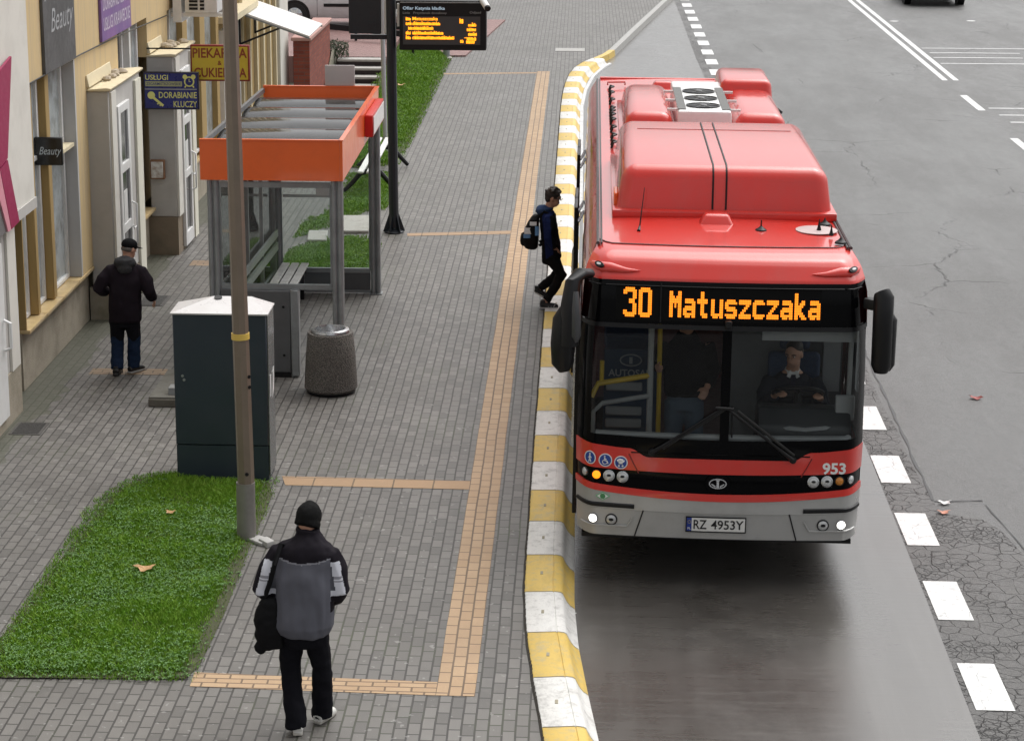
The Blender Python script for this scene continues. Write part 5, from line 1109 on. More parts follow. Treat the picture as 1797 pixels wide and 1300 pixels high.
# mirrors
b = B(); b.tube([(-1.18, .25, 2.78), (-1.27, .12, 2.80), (-1.325, .04, 2.74), (-1.345, .0, 2.55), (-1.35, .0, 2.2)], [.04, .055, .07, .085, .085], 14, 1.3); ml = b.done('mirror', m_black, BUS)
b = B(); b.tube([(-1.385, .03, 2.52), (-1.40, .03, 2.42), (-1.405, .03, 2.2), (-1.40, .03, 2.02), (-1.385, .03, 1.95)], [.05, .095, .105, .098, .05], 16, .9); b.done('mirror_head', m_black, ml)
b = B(); b.tube([(-1.305, -.04, 2.68), (-1.30, -.06, 2.55), (-1.295, -.06, 2.3), (-1.295, -.05, 2.24)], [.03, .05, .05, .03], 10, 1.2); b.done('mirror_cover', M('grey mirror cover', (.06, .062, .066), .35, var=.1), ml)
b = B(); b.bar((1.22, .3, 2.56), (1.36, .18, 2.56), .10, .10); b.bev(.02, 2); mr = b.done('mirror', m_black, BUS)
b = B(); b.tube([(1.33, .12, 2.70), (1.345, .10, 2.66), (1.35, .10, 2.4), (1.355, .10, 2.05), (1.355, .10, 1.99)], [.07, .088, .088, .088, .06], 14, 1.1); b.done('mirror_cover', m_black, mr)
b = B(); b.tube([(1.39, .15, 2.50), (1.40, .15, 2.45), (1.40, .15, 2.05), (1.395, .15, 2.0)], [.05, .078, .078, .05], 14, 1.1); b.done('mirror_head', m_black, mr)
# ---- roof pods
m_seam_d = M('cover joint', (.25, .03, .03), .5)
def pod(name, x0, x1, y0, y1, z0, z1, ix, iyf, iyb, r, m=m_busred, seg=5):
    b = B()
    lo = [(x0, y0, z0), (x1, y0, z0), (x1, y1, z0), (x0, y1, z0)]; hi = [(x0 + ix, y0 + iyf, z1), (x1 - ix, y0 + iyf, z1), (x1 - ix, y1 - iyb, z1), (x0 + ix, y1 - iyb, z1)]
    b.loft([lo, hi]); bm = b.bm; bm.normal_update(); es = [e for e in bm.edges if max(v.co.z for v in e.verts) > z0 + .01]
    bmesh.ops.bevel(bm, geom=es, offset=r, segments=seg, affect='EDGES', profile=.5, clamp_overlap=True)
    return b.done(name, m, BUS, ang=40)
tankc = pod('tank_cover', -.955, 1.085, 1.93, 5.0, 2.955, 3.435, .07, .065, .12, .13, seg=7)
b = B(); b.box(-.985, 1.115, 1.88, 5.05, 2.95, 3.035); b.bev(.025, 2); b.done('tank_skirt', m_busred, BUS)
from mathutils.bvhtree import BVHTree
bv = BVHTree.FromPolygons([v.co for v in tankc.data.vertices], [p.vertices for p in tankc.data.polygons])
def on_tank(o, d):
    h = bv.ray_cast(Vector(o), Vector(d).normalized()); return h[0] + h[1] * .003 * (1 if h[1].dot(Vector(d)) > 0 else -1)
for x in (-.045, .08):
    pts = [on_tank((x, 2.5, 3.02), (0, -math.cos(R(t)), math.sin(R(t)))) for t in range(2, 80, 3)] + [on_tank((x, y, 3.1), (0, 0, 1)) for y in (2.6, 3.0, 3.6, 4.2, 4.7)]
    b = B(); b.tube(pts, .009, 6); b.done('cover_gap', m_black, BUS)
b = B(); b.tube([(-.72, 4.25, 3.4355), (.86, 4.25, 3.4355)], .004, 6); b.done('cover_joint', m_seam_d, BUS)
UY = 6.72
pod('roof_unit_cover', -.83, -.225, UY, 9.3, 2.96, 3.24, .05, .05, .1, .12); pod('roof_unit_cover', .43, 1.06, UY, 9.3, 2.96, 3.24, .05, .05, .1, .12)
b = B(); b.box(-.87, 1.09, UY - .04, 9.4, 2.955, 3.0); b.bev(.015, 2); b.done('unit_skirt', m_busred, BUS)
acu = pod('cooling_unit', -.205, .41, UY - .02, 9.35, 2.96, 3.265, .0, .02, .05, .03, m_white, 2)
b = B(); b.box(-.09, .29, UY - .026, UY - .016, 3.02, 3.06); b.done('unit_slot', m_black, acu)
for k in range(3):
    c = Vector((.10, UY + .42 + k * .60, 3.267)); b = B(); b.lathe(c, [(.19, 0), (.20, .012), (.185, .014), (.18, 0)], 28); b.lathe(c, [(0, .001), (.18, .001), (.18, .004), (0, .004)], 28); fn = b.done('fan', m_black, acu)
    b = B(); b.lathe(c, [(0, .005), (.05, .005), (.04, .02), (0, .022)], 14)
    for j in range(6): a = j * math.pi / 3; b.bar(c + Vector((0, 0, .008)), c + Vector((.17 * math.cos(a), .17 * math.sin(a), .008)), .012, .006)
    b.done('fan_guard', M('fan guard', (.2, .2, .2), .4, .5) if k == 0 else bpy.data.materials['fan guard'], fn)
for s in (-1, 1):
    b = B(); xx = .10 + s * .255; b.box(xx - .048, xx + .048, UY + .12, UY + 1.95, 3.266, 3.273); b.done('unit_grille', M('grille mesh', (.12, .12, .115), .6, .3, var=.4, vs=60) if s < 0 else bpy.data.materials['grille mesh'], acu)
    for k in range(3): b = B(); b.box(min(.10 + s * .30, .10 + s * .42), max(.10 + s * .30, .10 + s * .42), UY + .2 + k * .75, UY + .24 + k * .75, 3.235, 3.262); b.done('unit_clip', m_white, acu)
pod('rear_tower', .36, 1.05, 8.72, 10.1, 2.955, 3.36, .04, .10, .10, .08)
b = B(); b.tube([(1.06, 8.45, 3.0), (1.10, 8.45, 3.05)], .05, 10); b.done('vent_pipe', m_black, BUS)
for (x, y) in ((-.02, 1.55), (-.25, 10.7)): pod('roof_hatch_handle', x - .16, x + .16, y, y + .20, 2.965, 3.06, .05, .06, .0, .03)
b = B(); b.tube([(-.98, 10.9, 2.98), (-.98, 10.9, 3.02), (-.75, 10.95, 3.02), (-.75, 10.95, 2.98)], .012, 6); b.done('roof_rail', m_red_s, BUS)
for k, y in enumerate((10.4, 9.9, 9.25, 8.55, 8.3, 8.0, 7.6, 7.0, 6.4, 5.9)):
    b = B(); x = -.965 + .0; b.tube([(x, y - .10, 2.97), (x + .02, y - .10, 3.03), (x + .06, y, 3.03), (x + .02, y + .10, 3.03), (x, y + .10, 2.97)], .014, 6); b.done('roof_hook', m_black, BUS)
b = B(); b.box(-.97, -.93, 2.1, 2.45, 2.96, 3.15); b.bev(.01, 1); b.done('orange_marker', m_orange, BUS)
b = B(); b.tube([(-.745, 1.23, 2.965), (-.735, 1.30, 3.0), (-.70, 1.42, 3.33)], [.018, .007, .003], 6); b.done('aerial', m_black, BUS)
for x, y, r, h in ((.37, 1.35, .055, .10), (.98, 1.68, .06, .07), (1.04, .86, .055, .06)):
    b = B(); b.lathe((x, y, 2.965), [(0, 0), (r, 0), (r * .9, .015), (r * .45, .03), (r * .14, .045 if h > .08 else .05), (r * .1, h), (0, h)], 14); b.done('roof_aerial', m_black, BUS)
for x, y in ((.90, 1.40), (.985, 1.15)):
    b = B(); b.lathe((x, y, 2.975), [(0, 0), (.022, 0), (.010, .05), (.004, .10), (0, .10)], 8); b.done('roof_aerial', m_black, BUS)
b = B(); b.lathe((.88, 1.42, 2.966), [(0, 0), (.20, 0), (.20, .006), (0, .006)], 30, .95, 1.); b.done('roof_patch', M('pale roof patch', (.50, .40, .39), .5, var=.08), BUS)
# ---- interior
m_rail = M('pale handrail', (.38, .39, .39), .3, var=.05, coat=.3)
b = B(); b.box(-1.2, 1.2, .5, LB - .1, .41, .44); b.done('floor', m_floor, BUS)
b = B(); b.grid(lambda x, y: (x, y, 2.42), lin(-1.2, 1.2, 2), [.5, LB - .1]); b.done('ceiling', m_int, BUS)
b = B(); b.grid(lambda u, z: S(u, z, -.10), lin(-.98, .98, 24), lin(.5, 1.30, 4)); b.done('inner_lining', m_int, BUS)
b = B(); b.tube([S(u, 1.36, -.07) for u in lin(-.9, .94, 30)], .03, 8); b.done('sill_trim', m_intl, BUS)
# dashboard + steering wheel + driver's seat (driver sits on the photo's right)
b = B(); b.prism([(.28, 1.28), (.30, 1.42), (.45, 1.55), (.72, 1.52), (.80, 1.30), (.80, .5), (.3, .5)], .34, 1.16, 'x'); b.bev(.03, 2); db = b.done('dashboard', M('dashboard', (.040, .044, .048), .45, var=.1), BUS)
b = B(); b.tube([(.40, .36, 1.40), (.75, .27, 1.40), (1.12, .36, 1.42)], .02, 6); b.done('dash_trim', m_intl, db)
sw = Vector((.72, .78, 1.60)); b = B(); n_ = Vector((0, .45, .9)).normalized(); xa = Vector((1, 0, 0)); ya = n_.cross(xa)
b.tube([sw + .225 * (math.cos(a) * xa + math.sin(a) * ya) for a in lin(0, 2 * math.pi, 28)], .016, 8); b.bar(sw - xa * .22, sw + xa * .22, .03, .02); b.bar(sw, sw - ya * .22, .03, .02); b.tube([sw, sw - n_ * .2], .04, 8); b.done('steering_wheel', m_black, BUS)
b = B(); b.box(.50, .98, 1.05, 1.5, .95, 1.08); b.box(.50, .98, 1.42, 1.55, 1.08, 1.80); b.box(.60, .88, 1.42, 1.52, 1.83, 2.05); b.bev(.05, 3); b.done('driver_seat', m_seat, BUS)
b = B(); b.box(.16, 1.22, 1.78, 1.82, .45, 2.40); b.done('cab_wall', m_int, BUS)
b = B(); b.box(1.02, 1.18, 1.58, 1.70, 1.4, 2.2); b.done('cab_post', m_intl, BUS)
b = B(); b.box(.35, 1.18, .42, .46, 2.17, 2.29); b.done('sun_blind', m_intl, BUS)
b = B(); b.box(1.02, 1.19, .42, .47, 1.45, 1.68); b.bev(.01, 1); b.done('ticket_machine', m_intl, BUS)
b = B(); b.tube([(1.14, .5, 1.5), (1.14, .52, 2.3)], .022, 8); b.done('cab_rail', m_rail, BUS)
# rails and seats on the kerb side
b = B(); b.tube([(-.50, 1.35, .45), (-.52, 1.35, 2.4)], .022, 8); b.done('grab_pole', m_ydk, BUS)
b = B(); b.tube([(-.60, .95, .45), (-.61, .95, 2.4)], .028, 8); b.done('grab_pole', m_rail, BUS)
b = B(); b.tube([(-1.12, .62, 1.1), (-1.12, .62, 1.42), (-1.04, .62, 1.50), (-.62, .9, 1.50)], .022, 8); b.done('handrail', m_rail, BUS)
b = B(); b.tube([(-1.14, .75, 1.52), (-1.08, .78, 1.64), (-.62, .95, 1.68)], .026, 8); b.tube([(-1.05, .8, 1.63), (-1.05, .8, 1.85)], .02, 8); b.done('handrail', m_ydk, BUS)
b = B(); b.tube([(-1.17, .5, 1.25), (-1.17, .5, 1.48)], .02, 8); b.done('handrail', m_ydk, BUS)
for y in (2.2, 3.2, 4.2):
    b = B(); b.box(-1.0, -.55, y, y + .45, .92, 1.0); b.box(-1.0, -.55, y + .42, y + .5, 1.0, 1.62); b.bev(.03, 2); b.done('passenger_seat', m_seat, BUS)
b = B(); b.box(-1.02, -.52, 1.72, 1.76, .9, 1.72); bd_ = b.done('partition', M('blue partition board', (.02, .05, .10), .35, var=.2), BUS)
lettering('lettering', 'AUTOSAN', m_intl, bd_, lambda u, v: (-.98 + u, 1.71, 1.46 + v), .42, .07, bold=.02)
b = B(); o_ = Vector((-.77, 1.71, 1.62)); b.tube([o_ + Vector((.10 * math.cos(a), 0, .055 * math.sin(a))) for a in lin(0, 2 * math.pi, 24)], .007, 6); b.box(-.785, -.755, 1.706, 1.714, 1.585, 1.65); b.done('board_emblem', m_intl, bd_)
for z_ in (1.36, 1.12, 1.0): b = B(); b.box(-1.0, -.66, 1.55, 1.60, z_, z_ + .08); b.bev(.01, 1); b.done('step_panel', m_intl, BUS)
# ------------------------------------------------------------------ people
m_skin = M('skin', (.46, .25, .17), .5, var=.08, vs=20); m_hairb = M('dark brown hair', (.022, .014, .010), .55, var=.4, vs=60, bump=.6, bs=150); m_hairg = M('greying hair', (.10, .085, .075), .6, var=.4, vs=60, bump=.5, bs=150)
def cloth(name, c, bs=220, b=.35, rough=.85): return M(name, c, rough, var=.14, vs=5, bump=b, bs=bs, bd=.003, spec=.08)
V_ = Vector
def ellip(b, c, ax, ay, az, n=14, m=9):
    c, ax, ay, az = V_(c), V_(ax), V_(ay), V_(az)
    return b.loft([[c + az * math.cos(t) + math.sin(t) * (math.cos(a) * ax + math.sin(a) * ay) for a in (2 * math.pi * k / n for k in range(n))] for t in (math.pi * (.06 + .88 * i / (m - 1)) for i in range(m))])
def basis(f): f = V_(f).normalized(); s = f.cross(V_((0, 0, 1))).normalized(); return s, f, s.cross(f)
def head(b, hc, f, neck):
    s, f, u = basis(f); hc = V_(hc)
    ellip(b, hc + u * .02 - f * .008, s * .074, f * .095, u * .105); ellip(b, hc + f * .028 - u * .052, s * .056, f * .060, u * .066); ellip(b, hc + f * .075 + u * .022, s * .05, f * .02, u * .016)
    b.tube([hc + f * .088 + u * .015, hc + f * .104 - u * .008, hc + f * .110 - u * .022], [.007, .010, .014], 8)
    ellip(b, hc + f * .083 - u * .052, s * .026, f * .012, u * .011)
    for k in (-1, 1): ellip(b, hc + s * .077 * k - f * .005 - u * .004, s * .011, f * .020, u * .033, 8, 6)
    b.tube([hc - u * .04 - f * .015, V_(neck)], [.056, .062], 12)
def hand(b, wr, d, n, side, curl=.6):
    """palm from the wrist along d, n = back of the hand, side = +1/-1 for the thumb side"""
    wr, d, n = V_(wr), V_(d).normalized(), V_(n).normalized(); x = d.cross(n).normalized() * side
    b.tube([wr - d * .03, wr + d * .02, wr + d * .055, wr + d * .085], [.027, .033, .040, .038], 10, .45, n)
    for i, (o, L) in enumerate(((.030, .072), (.010, .080), (-.011, .074), (-.031, .058))):
        p = wr + d * .082 + x * o; d1 = (d - n * .35 * curl).normalized(); d2 = (d - n * 1.3 * curl).normalized(); d3 = (d * .4 - n * 1.6 * curl).normalized()
        b.tube([p - d * .02, p + d1 * L * .42, p + d1 * L * .42 + d2 * L * .33, p + d1 * L * .42 + d2 * L * .33 + d3 * L * .25], [.0105, .0095, .009, .0075], 7)
    t0 = wr + d * .03 + x * .033; b.tube([t0 - x * .012, t0 + x * .022 + d * .025 - n * .01, t0 + x * .026 + d * .055 - n * .025], [.014, .011, .009], 7)
def limbs(b, chains, n=12):
    for pts, rad in chains: b.tube(pts, rad, n)
def rings(b, R_, n=22):
    return b.loft([[V_((cx + rx * math.copysign(abs(math.cos(a)) ** .85, math.cos(a)), cy + ry * math.copysign(abs(math.sin(a)) ** .85, math.sin(a)), z)) for a in (2 * math.pi * k / n for k in range(n))] for z, cx, cy, rx, ry in R_])
def shoe(name, an, toe, mats, parent, L=.27, sole_m=1):
    an = V_(an); d = V_((toe[0], toe[1], 0)).normalized(); s = V_((-d.y, d.x, 0)); pit = toe[2] if len(toe) > 2 else 0.
    up_ = V_((0, 0, 1)); b = B(); base = an - up_ * .085
    P = lambda f, z: base + d * f * math.cos(pit) + up_ * (z - f * math.sin(pit))
    b.tube([P(-.065, .045), P(-.02, .055), P(.06, .045), P(.13, .034), P(.175, .028)], [.040, .046, .046, .044, .026], 12, .9, up_); b.tube([P(-.015, .05), P(-.02, .12)], [.045, .044], 12)
    b.tube([P(-.07, .012), P(0, .012), P(.1, .012), P(.185, .014)], [.040, .043, .050, .030], 12, .28, up_)
    return remesh(name, b, mats, parent, .009, 3, matfn=lambda c: (1 if (c - base).z + (c - base).dot(d) * math.sin(pit) < .026 else 0))
def eyes(hc, f, parent):
    s, f, u = basis(f); hc = V_(hc)
    for k in (-1, 1):
        b = B(); ellip(b, hc + s * .031 * k + f * .079 + u * .008, s * .012, f * .008, u * .008, 10, 7); e = b.done('eye', M('eye white', (.5, .48, .45), .3) if 'eye white' not in bpy.data.materials else bpy.data.materials['eye white'], parent)
        b = B(); ellip(b, hc + s * .030 * k + f * .0855 + u * .008, s * .006, f * .003, u * .006, 8, 6); b.done('iris', M('iris', (.02, .015, .01), .3) if 'iris' not in bpy.data.materials else bpy.data.materials['iris'], e)
        b = B(); b.tube([hc + s * .014 * k + f * .094 + u * .026, hc + s * .034 * k + f * .090 + u * .031, hc + s * .052 * k + f * .074 + u * .024], [.005, .006, .004], 6); b.done('eyebrow', m_hairb, parent)

# --- man with the beanie, foreground, seen from behind
p = thing('person', 'man in black beanie and grey jacket with white sleeve panels walking away', 'person', (-1.93, 15.18, .15), 0, local=True)
hc = (-.005, .10, 1.575); f = (.4, .9, -.40)
b = B(); head(b, hc, f, (-.015, .03, 1.44)); rings(b, [(.80, -.045, .0, .15, .10), (1.0, -.04, 0, .15, .10), (1.25, -.03, .01, .16, .10), (1.40, -.02, .02, .13, .08), (1.46, -.015, .03, .07, .06)])
AL = [(-.205, .02, 1.36), (-.325, -.02, 1.10), (-.255, .20, 1.00)]; AR = [(.145, .02, 1.34), (.215, .0, 1.10), (.11, .22, .99)]
LL = [(-.135, .0, .84), (-.145, .035, .47), (-.085, -.10, .085)]; LR = [(.045, 0, .84), (.085, .05, .47), (.068, .12, .085)]
limbs(b, [(AL, [.05, .042, .03]), (AR, [.05, .042, .03]), (LL, [.08, .055, .04]), (LR, [.08, .055, .04])])
hand(b, AL[2], (.55, .75, -.1), (-.3, .3, .8), 1); hand(b, AR[2], (-.6, .7, -.1), (.3, .3, .8), -1)
remesh('body', b, m_skin, p, .009, 3)
b = B(); rings(b, [(.75, -.045, .0, .185, .140), (.765, -.045, .0, .205, .155), (.83, -.045, -.01, .224, .175), (1.0, -.04, -.01, .218, .165), (1.2, -.03, .0, .225, .155), (1.32, -.02, .01, .225, .140), (1.39, -.02, .02, .215, .130), (1.43, -.018, .03, .188, .118), (1.465, -.012, .045, .130, .105), (1.51, -.006, .068, .090, .094), (1.545, -.004, .075, .090, .098)])
limbs(b, [([(-.10, .02, 1.385), (-.20, .015, 1.345), (-.275, -.0, 1.23), (-.335, -.025, 1.10), (-.31, .07, 1.03), (-.26, .18, 1.0)], [.065, .094, .092, .086, .078, .064]), ([(.06, .02, 1.385), (.15, .015, 1.345), (.195, .01, 1.23), (.225, -.01, 1.10), (.20, .08, 1.03), (.13, .19, .99)], [.065, .094, .092, .086, .078, .064])])
m_jg = cloth('grey jacket', (.115, .117, .140)); m_jd = cloth('black jacket yoke', (.014, .012, .016)); m_jw = cloth('white sleeve panel', (.58, .59, .65)); m_jm = cloth('slate sleeve', (.085, .088, .105)); m_pipe = cloth('jacket piping', (.25, .25, .28))
def jk(c):
    cx = c.x + .025
    arm = (cx < -.205 - max(0, (1.12 - c.z)) * .05 or cx > .195) and c.z > .95
    yk = 1.335 + .035 * (abs(cx) / .22) ** 2
    if not arm:
        if c.z > yk: return 1
        if c.z > yk - .012 and c.y < 0: return 4
        return 0
    if c.z < 1.075: return 1
    if c.z > 1.33: return 1
    o = abs(cx) - ((.245 if cx < 0 else .215) + (1.33 - c.z) * (.25 if cx < 0 else .18))
    if o > .045: return 1
    if o > -.02 or c.z < 1.12: return 4 if abs(c.z - 1.215) < .008 or abs(c.z - 1.19) < .006 else 2
    return 3
remesh('jacket', b, [m_jg, m_jd, m_jw, m_jm, m_pipe], p, .0105, 3, .020, 8., jk, .55)
b = B(); rings(b, [(.66, -.045, 0, .15, .11), (.74, -.045, .0, .175, .125), (.86, -.045, .0, .17, .12)])
limbs(b, [([(-.13, .0, .80), (-.14, .02, .62), (-.150, .035, .46), (-.128, -.02, .27), (-.098, -.095, .10), (-.095, -.105, .045)], [.100, .090, .078, .077, .082, .080]), ([(.04, 0, .80), (.062, .03, .62), (.085, .055, .46), (.082, .08, .27), (.070, .115, .10), (.068, .118, .045)], [.100, .090, .078, .077, .082, .080])])
remesh('trousers', b, cloth('black trousers', (.0085, .0085, .0115)), p, .0105, 3, .010, 8.)
m_shw = M('white trainer', (.62, .61, .58), .6, var=.1, vs=15, bump=.3); m_shs = M('trainer sole', (.42, .40, .36), .7)
shoe('shoe', (-.085, -.10, .088), (-.12, 1), [m_shw, m_shs], p); shoe('shoe', (.068, .11, .088), (.45, 1), [m_shw, m_shs], p)
s_, f_, u_ = basis(f); c = V_(hc); b = B(); ellip(b, c + u_ * .045 - f_ * .012, s_ * .090, f_ * .112, u_ * .108, 20, 12); b.tube([c + u_ * .01 - f_ * .012, c - u_ * .035 - f_ * .018], [.097, .095], 20); ellip(b, c + u_ * .138 - f_ * .02, s_ * .035, f_ * .04, u_ * .022)
remesh('beanie', b, cloth('black knit', (.010, .010, .010), 150, .7), p, .009, 3, .003, 25.)
sbg = thing('shoulder_bag', 'black shoulder bag hanging at the left side of the man in the beanie', 'bag', (-2.22, 15.1, .15), 0, local=True)
b = B(); n_ = 16
pr = [(.64, .02, .02), (.66, .085, .04), (.78, .105, .065), (.92, .100, .06), (1.02, .08, .045), (1.05, .05, .02)]
b.loft([[V_((.0 + rx * math.cos(a) + .01 * math.sin(z * 20), ry * math.sin(a), z)) for a in (2 * math.pi * k / n_ for k in range(n_))] for z, rx, ry in pr]); ellip(b, (-.06, 0, .67), (.05, 0, 0), (0, .03, 0), (0, 0, .06)); ellip(b, (.07, 0, .70), (.04, 0, 0), (0, .035, 0), (0, 0, .05))
m_bag = cloth('black bag cloth', (.010, .010, .011), 120, .4, .6); remesh('pouch', b, m_bag, sbg, .01, 3, .009, 11.)
b = B(); b.tube([(-.03, 0, 1.03), (.03, -.05, 1.20), (.065, -.075, 1.33), (.10, .02, 1.455), (.13, .10, 1.42)], .018, 8, .5, (0, 1, 0)); b.done('strap', m_bag, sbg)

# --- man with the cap by the shop front
p = thing('person', 'man in black cap, dark hooded coat and blue jeans walking past the shop windows', 'person', (-5.32, 25.05, .15), 0, local=True)
hc = (.085, .075, 1.485); f = (.62, .78, -.28)
AL = [(-.155, .02, 1.26), (-.265, -.06, 1.05), (-.205, .13, .97)]; AR = [(.255, .02, 1.24), (.315, -.03, 1.02), (.335, .12, .90)]
LL = [(-.075, 0, .72), (-.085, .05, .40), (-.085, -.06, .085)]; LR = [(.10, 0, .72), (.105, .06, .40), (.085, .06, .085)]
b = B(); head(b, hc, f, (.06, .03, 1.32)); rings(b, [(.70, .02, 0, .14, .10), (.95, .03, 0, .14, .09), (1.18, .05, .01, .16, .10), (1.30, .05, .02, .11, .07), (1.35, .06, .03, .06, .05)])
limbs(b, [(AL, [.05, .042, .03]), (AR, [.05, .042, .03]), (LL, [.08, .055, .04]), (LR, [.08, .055, .04])]); hand(b, AL[2], (.35, .6, -.5), (-.8, .2, .2), 1); hand(b, AR[2], (.1, .5, -.8), (.8, .2, .1), -1)
remesh('body', b, m_skin, p, .009, 3)
b = B(); rings(b, [(.64, .02, 0, .180, .135), (.66, .02, 0, .192, .15), (.80, .025, 0, .195, .155), (1.0, .035, 0, .19, .145), (1.15, .048, .01, .215, .14), (1.25, .05, .02, .195, .12), (1.31, .055, .03, .12, .09), (1.38, .06, .045, .085, .08)])
limbs(b, [([(-.04, .02, 1.27), (-.125, .015, 1.235), (-.21, -.03, 1.14), (-.268, -.06, 1.04), (-.24, .05, .99), (-.215, .11, .965)], [.06, .088, .083, .076, .066, .058]), ([(.14, .02, 1.27), (.22, .015, 1.225), (.29, -.01, 1.12), (.322, -.03, 1.01), (.33, .06, .94), (.335, .105, .905)], [.06, .088, .083, .075, .064, .056])])
remesh('coat', b, cloth('dark plum coat', (.016, .012, .016)), p, .011, 3, .012, 8., None, .8)
b = B(); ellip(b, (.055, -.045, 1.345), (.135, 0, 0), (0, .085, .02), (0, -.03, .085)); ellip(b, (.06, -.09, 1.29), (.09, 0, 0), (0, .05, 0), (0, 0, .07)); remesh('hood', b, cloth('charcoal hood', (.045, .045, .047)), p, .011, 3, .012, 13.)
b = B(); rings(b, [(.58, .02, 0, .14, .10), (.72, .02, 0, .155, .11)])
limbs(b, [([(-.075, .0, .70), (-.082, .03, .55), (-.088, .05, .40), (-.088, .0, .22), (-.086, -.055, .07)], [.098, .090, .080, .076, .076]), ([(.10, 0, .70), (.106, .03, .55), (.108, .055, .40), (.10, .06, .22), (.088, .06, .07)], [.098, .090, .080, .076, .076])])
m_jn = cloth('blue jeans', (.014, .025, .052), 200, .4); remesh('jeans', b, [m_jn, cloth('shaded jeans tops', (.010, .010, .013))], p, .0105, 3, .009, 10., lambda c: 1 if c.z > .43 + .03 * math.sin(c.x * 40) else 0)  # coat's shade on the thighs put into the jeans colour
m_blk = M('black leather shoe', (.012, .012, .013), .4, var=.2); m_lsole = M('pale sole', (.4, .4, .39), .7)
shoe('shoe', (-.086, -.06, .088), (.05, 1), [m_blk, m_blk], p); shoe('shoe', (.086, .05, .088), (.7, 1), [m_blk, m_lsole], p)
s_, f_, u_ = basis(f); c = V_(hc); b = B(); ellip(b, c + u_ * .052 - f_ * .008, s_ * .084, f_ * .106, u_ * .078, 20, 12); ellip(b, c + u_ * .035 + f_ * .115, s_ * .068, f_ * .075, u_ * .008 + f_ * .0, 16, 8)
remesh('cap', b, cloth('black cap', (.009, .009, .010), 150, .3), p, .008, 2); b = B(); ellip(b, c + u_ * .0 - f_ * .03, s_ * .078, f_ * .075, u_ * .05); remesh('hair', b, m_hairg, p, .009, 2)

# --- boy stepping towards the bus
p = thing('person', 'boy in dark blue hooded jacket stepping off the kerb towards the bus', 'person', (-.40, 28.72, .15), R(-90), local=True)
hc = (0, .055, 1.475); f = (.05, 1, -.12)
AL = [(-.15, .01, 1.22), (-.185, .0, .98), (-.14, .09, .84)]; AR = [(.15, .01, 1.22), (.185, -.01, .98), (.14, .09, .83)]
LR = [(.08, .02, .74), (.085, .175, .47), (.085, -.035, .088)]; LL = [(-.08, .02, .74), (-.085, .15, .47), (-.085, -.12, .225)]
b = B(); head(b, hc, f, (0, -.015, 1.30)); rings(b, [(.70, 0, .03, .12, .09), (.95, 0, .02, .12, .08), (1.15, 0, 0, .14, .09), (1.27, 0, -.01, .10, .06), (1.32, 0, -.01, .055, .05)])
limbs(b, [(AL, [.045, .038, .028]), (AR, [.045, .038, .028]), (LL, [.075, .05, .036]), (LR, [.075, .05, .036])]); hand(b, AL[2], (.35, .35, -.8), (-.8, .2, .2), -1); hand(b, AR[2], (-.35, .35, -.8), (.8, .2, .1), 1); remesh('body', b, m_skin, p, .008, 3); eyes(hc, f, p)
b = B(); rings(b, [(.66, 0, .045, .15, .115), (.69, 0, .045, .158, .13), (.85, 0, .035, .155, .125), (1.05, 0, .01, .16, .118), (1.18, 0, -.01, .17, .11), (1.26, 0, -.01, .14, .09), (1.31, 0, -.01, .08, .075)])
for s in (-1, 1): limbs(b, [([(s * .06, .0, 1.25), (s * .13, .01, 1.225), (s * .175, .01, 1.10), (s * .19, .0, .98), (s * .17, .05, .90), (s * .145, .085, .85)], [.05, .074, .068, .062, .056, .05])])
m_bl = cloth('navy blue jacket', (.012, .020, .075)); m_bk = cloth('black vest', (.009, .009, .011))
remesh('jacket', b, [m_bk, m_bl], p, .0105, 3, .007, 11., lambda c: 1 if (-.075 < c.y - (.045 - (c.z - .7) * .10) < .028 and abs(c.x) < .30) or c.z > 1.27 else 0)
b = B(); ellip(b, (0, -.085, 1.315), (.11, 0, 0), (0, .085, .03), (0, -.03, .065)); ellip(b, (0, -.02, 1.335), (.095, 0, 0), (0, .08, 0), (0, 0, .045)); remesh('hood', b, cloth('blue hood', (.035, .060, .13)), p, .010, 3, .008, 15.)
b = B(); rings(b, [(.60, 0, .02, .12, .10), (.75, 0, .02, .135, .11)])
limbs(b, [([(.08, .02, .72), (.083, .10, .60), (.086, .175, .47), (.086, .08, .28), (.085, -.02, .12)], [.092, .085, .076, .064, .056]), ([(-.08, .02, .72), (-.083, .09, .60), (-.086, .15, .47), (-.086, .01, .33), (-.085, -.11, .25)], [.092, .085, .076, .064, .056])])
remesh('trousers', b, cloth('black joggers', (.010, .010, .011)), p, .0105, 3, .009, 10.)
m_shb = M('black trainer', (.018, .018, .019), .55, var=.3, vs=40); m_sol2 = M('white sole', (.6, .59, .57), .6)
shoe('shoe', (.085, -.035, .092), (0, 1), [m_shb, m_sol2], p); shoe('shoe', (-.085, -.12, .235), (0, 1, .55), [m_shb, m_sol2], p)
b = B(); P_ = V_((.128, .03, .045))
for k in range(3): b.bar(P_ + V_((0, -.02 + .035 * k, -.004)), P_ + V_((-.012, .0 + .035 * k, .022)), .006, .008)
b.done('shoe_stripe', m_swh, p)
s_, f_, u_ = basis(f); c = V_(hc); b = B(); ellip(b, c + u_ * .045 - f_ * .015, s_ * .083, f_ * .103, u_ * .092, 18, 12); ellip(b, c - f_ * .055 + u_ * .0, s_ * .075, f_ * .055, u_ * .075)
rr = random.Random(5)
for k in range(26): a = rr.uniform(0, 6.28); t = rr.uniform(.1, 1.2); d = s_ * math.cos(a) * math.sin(t) + f_ * math.sin(a) * math.sin(t) + u_ * math.cos(t); q = c + u_ * .05 - f_ * .01 + V_((d.x * .085, d.y * .10, d.z * .092)); ellip(b, q, s_ * .022, f_ * .026, u_ * .018, 8, 6)
